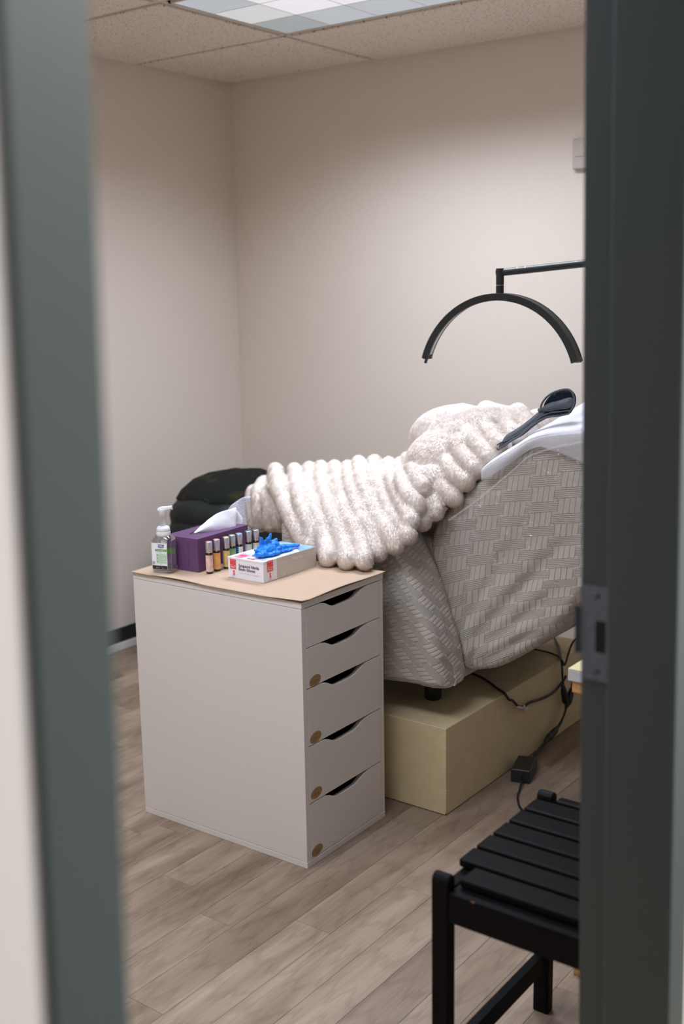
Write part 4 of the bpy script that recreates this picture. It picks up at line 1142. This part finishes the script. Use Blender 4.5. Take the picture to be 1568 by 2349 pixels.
# thin liner hanging below the towel
P = np.zeros((50, 12, 3))
for i in range(50):
    x = .165+(.60-.165)*i/49
    d = float(np.interp(x, [.165, .20, .25, .30, .34, .38, .42, .46, .60], [.014, .022, .020, .013, .012, .032, .052, .072, .09]))
    for j in range(12):
        v = j/11
        z = top_z(x)+.010-(d+.012)*v
        y = .584-.004*math.sin(math.pi*v)+.003*math.sin(x*40+v*3)*v
        P[i, j] = (x, y, z)
ln = grid_obj('paper_liner', P, M['liner'], None, thick=.0008)
tag(ln, 'thin translucent white paper liner hanging from under the white towel at the head end', 'liner')
# clear plastic film hugging the side of the backrest
nb = 90; fb = smooth_path([(.046, 0, .742), (.10, 0, .720), (.172, 0, .705), (.25, 0, .715), (.329, 0, .770), (.46, 0, .86), (.56, 0, .96)], nb)
ftp = smooth_path([(.070, 0, .818), (.14, 0, .868), (.21, 0, .925), (.27, 0, .975), (.325, 0, 1.020), (.45, 0, 1.060), (.575, 0, 1.075)], nb)
P = np.zeros((nb, 46, 3))
for i in range(nb):
    for j in range(46):
        v = j/45; p = fb[i]+(ftp[i]-fb[i])*v
        w = noise.noise(Vector((p[0]*11, p[2]*11, 5)))*.006-abs(noise.noise(Vector((p[0]*26+p[2]*14, p[2]*24-p[0]*10, 1))))*.010
        ed = .008*max(0, 1-v/.06)+.006*max(0, (v-.95)/.05)
        P[i, j] = (p[0], .588-.012*math.sin(math.pi*(.25+.5*v))+w*.8-ed-.001, p[2])
fm = thing('plastic_film', None, None)
grid_obj('film_sheet', P, M['film'], fm)
M['film_edge'] = mat('doubled_film', (.80, .79, .78, 1), .25, Alpha=.30)
for row, w_ in ((45, .006),):
    Q = P[:, row]; E2 = np.stack([Q+np.array([0, -.0016, 0]), Q+np.array([0, -.0022, -w_ if row else w_])], 1)
    if row == 30: E2[..., 2] += (.02*np.sin(np.linspace(0, 7, nb)))[:, None]; E2[..., 1] -= .003
    grid_obj('film_fold', E2, M['film_edge'], fm)
tag(fm, 'clear crinkled plastic film stretched over the side of the reclined backrest', 'plastic film')

# headband: flat strap with a looped bow end
hb = thing('headband', 'slate grey cloth headband with a looped bow, lying on the white towel', 'headband', (.29, .60, 1.06))
ho = (.29, .60, 1.06)
ZL = .010
def up_(pts, dz=ZL): return [(x, z+dz-.0) for x, z in pts]
strap = [(.1832, 1.0189), (.1843, 1.0263), (.1983, 1.0356), (.2039, 1.0516), (.2281, 1.0655), (.2554, 1.0825), (.2845, 1.1055), (.3088, 1.126), (.3288, 1.1219), (.3357, 1.1082), (.3093, 1.0946), (.2828, 1.0748), (.2558, 1.0527), (.2285, 1.0386), (.1985, 1.0168), (.1892, 1.0099)]
back = [(.3098, 1.1281), (.314, 1.1434), (.3258, 1.16), (.3454, 1.1738), (.3713, 1.1827), (.3885, 1.1839), (.3983, 1.1787), (.4039, 1.1691), (.4064, 1.1534), (.4025, 1.1374), (.3931, 1.125), (.3922, 1.119), (.362, 1.1125), (.3313, 1.1059), (.3134, 1.1151)]
lobe = [(.3098, 1.1281), (.3196, 1.1376), (.3349, 1.1463), (.3611, 1.1525), (.389, 1.1626), (.4029, 1.1651), (.406, 1.1514), (.4014, 1.1373), (.3897, 1.1328), (.3573, 1.1283), (.3354, 1.1218), (.3177, 1.123)]
rim = [(.3105, 1.1281), (.314, 1.1424), (.3259, 1.159), (.3454, 1.1728), (.3713, 1.1817), (.3885, 1.1831), (.3983, 1.1777), (.4039, 1.1681), (.406, 1.1524), (.4021, 1.1374), (.3931, 1.126)]
puff('loop_shade', back, .652, .006, M['headband_shade'], hb, ho)
puff('strap', strap, .640, .010, M['headband'], hb, ho)
puff('front_fold', lobe, .637, .013, M['headband'], hb, ho)
tube('rim', [(x, .638, z) for x, z in rim], .0028, M['headband'], hb, ho, sides=8)
tube('hem', [(.1855, .632, 1.0165), (.1930, .630, 1.0150), (.2265, .629, 1.0395), (.2560, .628, 1.0560), (.2830, .628, 1.0785), (.3093, .630, 1.0975), (.335, .632, 1.1095), (.365, .634, 1.1145), (.3920, .636, 1.1210)], .0030, M['headband'], hb, ho, sides=8)
tube('hem', [(.186, .634, 1.0265), (.199, .632, 1.0340), (.215, .631, 1.0400), (.250, .630, 1.0590), (.285, .629, 1.0830), (.315, .631, 1.1090), (.345, .633, 1.1215), (.372, .633, 1.1255), (.392, .635, 1.1290)], .0020, M['headband'], hb, ho, sides=8)
puff('shadow_fold', [(.1870, 1.0120), (.1905, 1.0175), (.2270, 1.0400), (.2565, 1.0560), (.2830, 1.0780), (.2835, 1.0745), (.2560, 1.0525), (.2285, 1.0385), (.1985, 1.0165)], .634, .004, M['headband_shade'], hb, ho)
puff('shadow_fold', [(.3150, 1.1235), (.3360, 1.1195), (.3580, 1.1225), (.3890, 1.1290), (.3930, 1.1245), (.3890, 1.1195), (.3620, 1.1150), (.3330, 1.1110)], .634, .004, M['headband_shade'], hb, ho)
lathe('knot', [(.001, -.006), (.006, -.004), (.0075, 0), (.006, .004), (.001, .006)], M['headband'], hb, 14, loc=(.3112-ho[0], .636-ho[1], 1.1265-ho[2]))

# ================================================================== HALF MOON LAMP
LY = .85
lamp = thing('half_moon_lamp', 'black half moon arch lamp on a long arm above the recliner', 'lamp', (.80, 1.05, 0))
lo_ = (.80, 1.05, 0)
cx_, zb = .061, 1.163; R1 = .267; R0 = R1-.0150
a1 = math.acos((1.243-zb)/R1) if False else None
def arch(name, r0, r1, y0, y1, half, m, parent, n=72):
    V, F = [], []
    for k in range(n+1):
        a = math.pi/2+half-2*half*k/n
        for r, y in ((r0, y0), (r1, y0), (r1, y1), (r0, y1)): V.append((cx_+r*math.cos(a), y, zb+r*math.sin(a)))
    for k in range(n):
        for q in range(4): F.append((4*k+q, 4*k+(q+1) % 4, 4*k+4+(q+1) % 4, 4*k+4+q))
    F += [(3, 2, 1, 0), (4*n, 4*n+1, 4*n+2, 4*n+3)]
    o = pydata(name, V, F, m, parent, False, lo_)
    bv = o.modifiers.new('b', 'BEVEL'); bv.width = .0012; bv.segments = 2; bv.limit_method = 'ANGLE'
    return o
half = math.radians(73.0)
arch('front_rail', R0-.006, R1, LY-.004, LY+.004, half, M['lamp_black'], lamp)
arch('back_rail', R0, R1, LY+.028, LY+.033, half, M['lamp_black'], lamp)
arch('outer_band', R1-.006, R1-.001, LY+.004, LY+.029, half, M['lamp_black'], lamp)
arch('diffuser', R0+.001, R0+.004, LY+.004, LY+.029, half-.035, M['lamp_diffuser'], lamp)
for sg in (-1, 1):
    a = math.pi/2+sg*(half-.02)
    ex_, ez = cx_+(R0+.006)*math.cos(a), zb+(R0+.006)*math.sin(a)
    e = box('end_cap', (ex_-.008, LY+.002, ez-.006), (ex_+.008, LY+.031, ez+.008), M['lamp_black'], lamp, .0015, 2, lo_)
    if sg > 0:
        tube('dimmer_knob', [(ex_-.001, LY+.012, ez-.004), (ex_-.006, LY+.012, ez-.018)], .0045, M['lamp_black'], lamp, lo_, sides=12, caps=False)
        o = lathe('switch_dot', [(.0022, 0), (.0015, .001)], M['brass'], lamp, 12); o.rotation_euler = (0, math.pi/2, 0); o.location = (ex_+.0082-lo_[0], LY+.024-lo_[1], ez)
tube('neck', [(cx_, LY+.016, 1.427), (cx_, LY+.016, 1.452)], .0115, M['lamp_black'], lamp, lo_, sides=20, caps=False)
tube('neck_joint', [(cx_, LY+.016, 1.4515), (cx_, LY+.016, 1.4535)], .0105, M['brass'], lamp, lo_, sides=20, caps=False)
bm = bmesh.new()
tube('elbow', [(cx_, LY+.016, 1.4535), (cx_, LY+.016, 1.478), (cx_-.0, LY+.016, 1.500)], .0116, M['lamp_black'], lamp, lo_, sides=20, caps=False)
tube('arm', [(cx_-.0112, LY+.016, 1.4885), (.10, LY+.025, 1.491), (.40, LY+.07, 1.514), (.70, LY+.15, 1.532), (.80, 1.05, 1.536)], .0105, M['lamp_black'], lamp, lo_, sides=20, caps=False)
for x_ in (.112, .136): tube('arm_ring', [(x_-.0007, LY+.0263+(x_-.1)*.12, 1.4917+(x_-.1)*.077), (x_+.0007, LY+.0265+(x_-.1)*.12, 1.4918+(x_-.1)*.077)], .0108, M['brass'], lamp, lo_, sides=20, caps=False)
tube('pole', [(.80, 1.05, .03), (.80, 1.05, 1.55)], .0125, M['lamp_black'], lamp, lo_, sides=16, caps=False)
lathe('base', [(.14, 0), (.15, .006), (.15, .018), (.05, .024), (.018, .035)], M['lamp_black'], lamp, 36)

# ================================================================== BAG IN THE CORNER
bg = thing('backpack', 'black backpack with olive camouflage top, slumped in the far left corner', 'bag', (-1.36, 1.22, 0))
def bag_loop(cx, cy, rx, ry, z, n=48, p=3.0, seed=0, rot=.15):
    L_ = []
    for k in range(n):
        a = 2*math.pi*k/n; c, s = math.cos(a), math.sin(a); d = (abs(c)**p+abs(s)**p)**(1/p)
        w = 1+.05*noise.noise(Vector((c*1.7, s*1.7, z*9+seed)))
        x, y = rx*c/d*w, ry*s/d*w
        L_.append((cx+x*math.cos(rot)-y*math.sin(rot), cy+x*math.sin(rot)+y*math.cos(rot), z+.012*noise.noise(Vector((c*2.2, s*2.2, z*5+seed+9)))))
    return L_
def bag_part(name, prof, m, seed):
    P = [bag_loop(x, y, rx, ry, z, seed=seed) for x, y, rx, ry, z in prof]
    P = np.array(P); P = np.concatenate([P[:1]*0+P[:1].mean(1, keepdims=True), P, P[-1:]*0+P[-1:].mean(1, keepdims=True)], 0)
    return grid_obj(name, np.swapaxes(P, 0, 1), m, bg, (-1.36, 1.22, 0), closed_u=True)
BX = -1.36; BYc = 1.22
bag_part('body', [(BX, BYc, .17, .23, .004), (BX, BYc, .19, .25, .05), (BX, BYc, .19, .255, .30), (BX, BYc, .188, .25, .50), (BX, BYc, .18, .24, .56), (BX, BYc, .165, .225, .585), (BX, BYc, .10, .15, .60)], M['bag_black'], 1)
bag_part('flap', [(BX+.005, BYc+.01, .165, .225, .545), (BX+.005, BYc+.01, .185, .246, .565), (BX+.005, BYc+.01, .192, .248, .598), (BX+.005, BYc+.015, .188, .238, .632), (BX, BYc+.02, .170, .212, .655)], M['bag_black'], 4)
bag_part('lid_pocket', [(BX, BYc+.03, .165, .212, .632), (BX, BYc+.03, .180, .224, .652), (BX, BYc+.04, .168, .205, .680), (BX, BYc+.06, .14, .165, .715), (BX, BYc+.075, .10, .115, .735), (BX, BYc+.08, .05, .05, .743)], M['camo'], 7)
tube('strap', [(BX+.16, BYc-.20, .595), (BX+.185, BYc-.10, .600), (BX+.195, BYc+.05, .606), (BX+.18, BYc+.18, .614)], .010, M['bag_black'], bg, (BX, BYc, 0), flat=.5)
tube('strap', [(BX+.05, BYc-.17, .665), (BX+.10, BYc-.05, .705), (BX+.10, BYc+.10, .722), (BX+.04, BYc+.20, .705)], .008, M['bag_black'], bg, (BX, BYc, 0), flat=.5)
0 and tube('grab_handle', [(BX-.02, BYc-.165, .668), (BX+.01, BYc-.175, .690), (BX+.04, BYc-.16, .685), (BX+.06, BYc-.15, .668)], .007, M['bag_black'], bg, (BX, BYc, 0))

# ================================================================== CABLES AND ADAPTER
ad = thing('power_adapter', 'black box power adapter on the floor against the platform', 'power adapter', (.189, .812, 0), .27)
box('case', (-.029, -.054, .0), (.029, .054, .042), M['black_plastic'], ad, .004, 3)
tube('strain_relief', [(.0, -.052, .018), (.002, -.066, .016), (.004, -.074, .014)], [.0055, .0045, .0035], M['black_plastic'], ad)
cd = thing('mains_lead', 'thin black lead running from the power adapter under the slatted stool', 'cable', (0, 0, 0))
tube('lead', [(.214, .752, .014), (.222, .728, .009), (.232, .700, .004), (.2420, .672, .0035), (.2600, .640, .0035), (.2865, .606, .0035), (.330, .585, .0035), (.42, .56, .0035)], .0031, M['cable'], cd, n=50)
c1 = thing('motor_cable', 'black cable drooping from under the recliner with a white tape band', 'cable', (0, 0, 0))
tube('wire', [(-.03, .87, .266), (.0285, .850, .264), (.1033, .797, .264), (.128, .783, .264), (.143, .778, .257), (.147, .790, .240), (.147, .8085, .2327), (.147, .830, .216), (.147, .845, .2035), (.147, .885, .1886), (.147, .9252, .1894), (.147, .9992, .1778), (.147, 1.0756, .1718), (.147, 1.1284, .1808), (.149, 1.1597, .1950), (.150, 1.168, .203)], .0042, M['cable'], c1, n=90)
tube('tape_band', [(.147, .842, .2028), (.147, .852, .1975), (.147, .870, .1900), (.147, .885, .1886)], .0052, M['tape'], c1, sides=12)
box('tag_end', (.145, .892, .172), (.1465, .915, .181), M['tape'], c1)
c2_ = thing('recliner_lead', 'black lead hanging over the platform edge down to a round connector', 'cable', (0, 0, 0))
tube('wire', [(-.02, 1.40, .300), (.015, 1.357, .266), (.0758, 1.2688, .264), (.120, 1.190, .264), (.142, 1.150, .263), (.150, 1.140, .245), (.1505, 1.146, .20), (.1525, 1.1505, .176)], .0035, M['cable'], c2_, n=60)
tube('connector', [(.155, 1.140, .180), (.156, 1.1455, .160), (.157, 1.1535, .126), (.157, 1.157, .118)], [.006, .0105, .0105, .007], M['black_plastic'], c2_, sides=14)
c3_ = thing('hand_control_lead', 'thin black lead crossing the platform top behind the hanging lead', 'cable', (0, 0, 0))
tube('wire', [(-.06, 1.195, .264), (0, 1.199, .2635), (.0536, 1.1977, .2635), (.0959, 1.188, .2635), (.130, 1.165, .264), (.158, 1.125, .2700), (.170, 1.12, .262), (.30, .90, .42), (.55, .50, .60), (.66, .30, .67), (.715, .20, .690)], .0031, M['cable'], c3_, n=70)
c4 = thing('splitter_cable', 'black splitter cable with plugs, running along the platform to the adapter', 'cable', (0, 0, 0))
tube('plug', [(.1605, 1.191, .1545), (.161, 1.186, .142), (.161, 1.172, .119), (.161, 1.162, .109)], [.0065, .0105, .0115, .007], M['black_plastic'], c4, sides=14)
tube('pin', [(.160, 1.1965, .1750), (.160, 1.1915, .1520)], .0028, M['cable'], c4)
tube('wire', [(.157, 1.157, .1200), (.158, 1.1555, .0919), (.158, 1.1308, .0669), (.159, 1.0934, .0524), (.159, 1.085, .0495)], .0035, M['cable'], c4, n=40)
tube('wire', [(.161, 1.1625, .1099), (.161, 1.1418, .0847), (.161, 1.1111, .0589), (.160, 1.0833, .0474)], .0035, M['cable'], c4, n=40)
tube('plug', [(.160, 1.094, .0530), (.160, 1.075, .0478), (.160, 1.035, .0400), (.160, 1.008, .0369)], [.006, .0105, .0105, .006], M['black_plastic'], c4, sides=14)
tube('wire', [(.160, 1.010, .0369), (.164, .9567, .0300), (.172, .9105, .0270), (.184, .874, .0240)], .0032, M['cable'], c4, n=40)
tube('wire', [(.165, 1.010, .0360), (.172, .9557, .0260), (.180, .9065, .0240), (.192, .873, .0220)], .0032, M['cable'], c4, n=40)

# ================================================================== BLACK SLATTED STOOL
st = thing('slatted_stool', 'black wooden stool with a slatted seat and rounded post tops, just inside the doorway', 'stool', (.746, -.558, 0))
SX0, SX1, SY0, SY1 = 0.0, .300, 0.0, .385
def post(x, y, z1):
    bm = bmesh.new()
    pr = [(-.0125, 0), (-.0125, z1-.0125), (-.0108, z1-.0062), (-.0066, z1-.0018), (0, z1), (.0066, z1-.0018), (.0108, z1-.0062), (.0125, z1-.0125), (.0125, 0)]
    f0 = [bm.verts.new((x-.0165, y+p, z)) for p, z in pr]; f1 = [bm.verts.new((x+.0165, y+p, z)) for p, z in pr]
    n = len(pr)
    bm.faces.new(f0[::-1]); bm.faces.new(f1)
    for k in range(n): bm.faces.new((f0[k], f0[(k+1) % n], f1[(k+1) % n], f1[k]))
    bmesh.ops.recalc_face_normals(bm, faces=bm.faces)
    o = bm_obj('leg', bm, M['black_wood'], st)
    bv = o.modifiers.new('b', 'BEVEL'); bv.width = .003; bv.segments = 2; bv.limit_method = 'ANGLE'; bv.angle_limit = math.radians(40)
    return o
ZT = .476
for x in (SX0, SX1-.022):
    for y in (SY0, SY1): post(x, y, ZT)
for y in (SY0+.002, SY1-.002): box('seat_rail', (.0165, y-.013, .395), (SX1-.0385, y+(.028 if y < .1 else .016), .4492), M['black_wood'], st, .002)
for x in (SX0, SX1-.022): box('side_rail', (x-.011, .0215, .395), (x+.011, SY1-.0215, .446), M['black_wood'], st, .002)
ns = 7; p0, p1 = -.004, SY1+.026
pit = (SY1+.012)/6.6
for k in range(ns):
    y0_ = .0135+k*pit-.0; y1_ = y0_+pit-.009
    xa = .024 if (k == 0 or k == ns-1) else -.014
    if k == ns-1: y1_ = min(y1_, SY1+.012)
    box('slat', (xa, y0_, .450), (SX1-.008 if 0 < k < ns-1 else SX1-.046, y1_, .466), M['black_wood'], st, .0042, 3, smooth=False)
for x in (SX0, SX1-.022): box('stretcher', (x-.010, .0215, .097), (x+.010, SY1-.0215, .134), M['black_wood'], st, .002)
for y in (SY0,): box('stretcher', (.0215, y-.010, .097), (SX1-.0435, y+.010, .134), M['black_wood'], st, .002)
box('worn_nick', (.060, -.0116, .4462), (.067, -.0106, .4490), M['ink_brown'], st)

# ================================================================== SIDE STAND WITH PAPER BLOCK
tbx, tby, tz = .722, -.028, .655
sd_ = thing('side_stand', 'honey wood side stand mostly hidden behind the right door jamb', 'stand', (tbx, tby, 0))
box('shelf', (.003, .003, tz-.026), (.30, .36, tz-.001), M['wood'], sd_, .002)
box('column', (.20, .16, .03), (.24, .20, tz-.026), M['wood'], sd_, .003)
box('foot_bar', (.022, .0, .0), (.28, .030, .028), M['wood'], sd_, .003)
box('foot_bar', (.022, .33, .0), (.28, .36, .028), M['wood'], sd_, .003)
box('foot_rail', (.205, .03, .004), (.235, .33, .026), M['wood'], sd_, .003)
pb = thing('paper_block', 'white block with pale yellow top on the wooden side stand beside the right jamb', 'paper block', (tbx, tby, tz))
box('white_sheets', (-.004, -.002, 0), (.21, .15, .0245), M['paper_edge'], pb, .001)
box('yellow_sheet', (-.004, -.002, .0245), (.21, .15, .0262), M['yellow_paper'], pb, .0006, 1)
bc = thing('blue_cable', 'dark blue cable rising behind the white paper block to the lamp pole', 'cable', (0, 0, 0))
tube('wire', [(.765, .128, .684), (.772, .16, .70), (.782, .19, .76), (.80, .35, .84), (.812, .70, .88), (.812, 1.036, .90)], .0045, M['cable_blue'], bc, n=50)
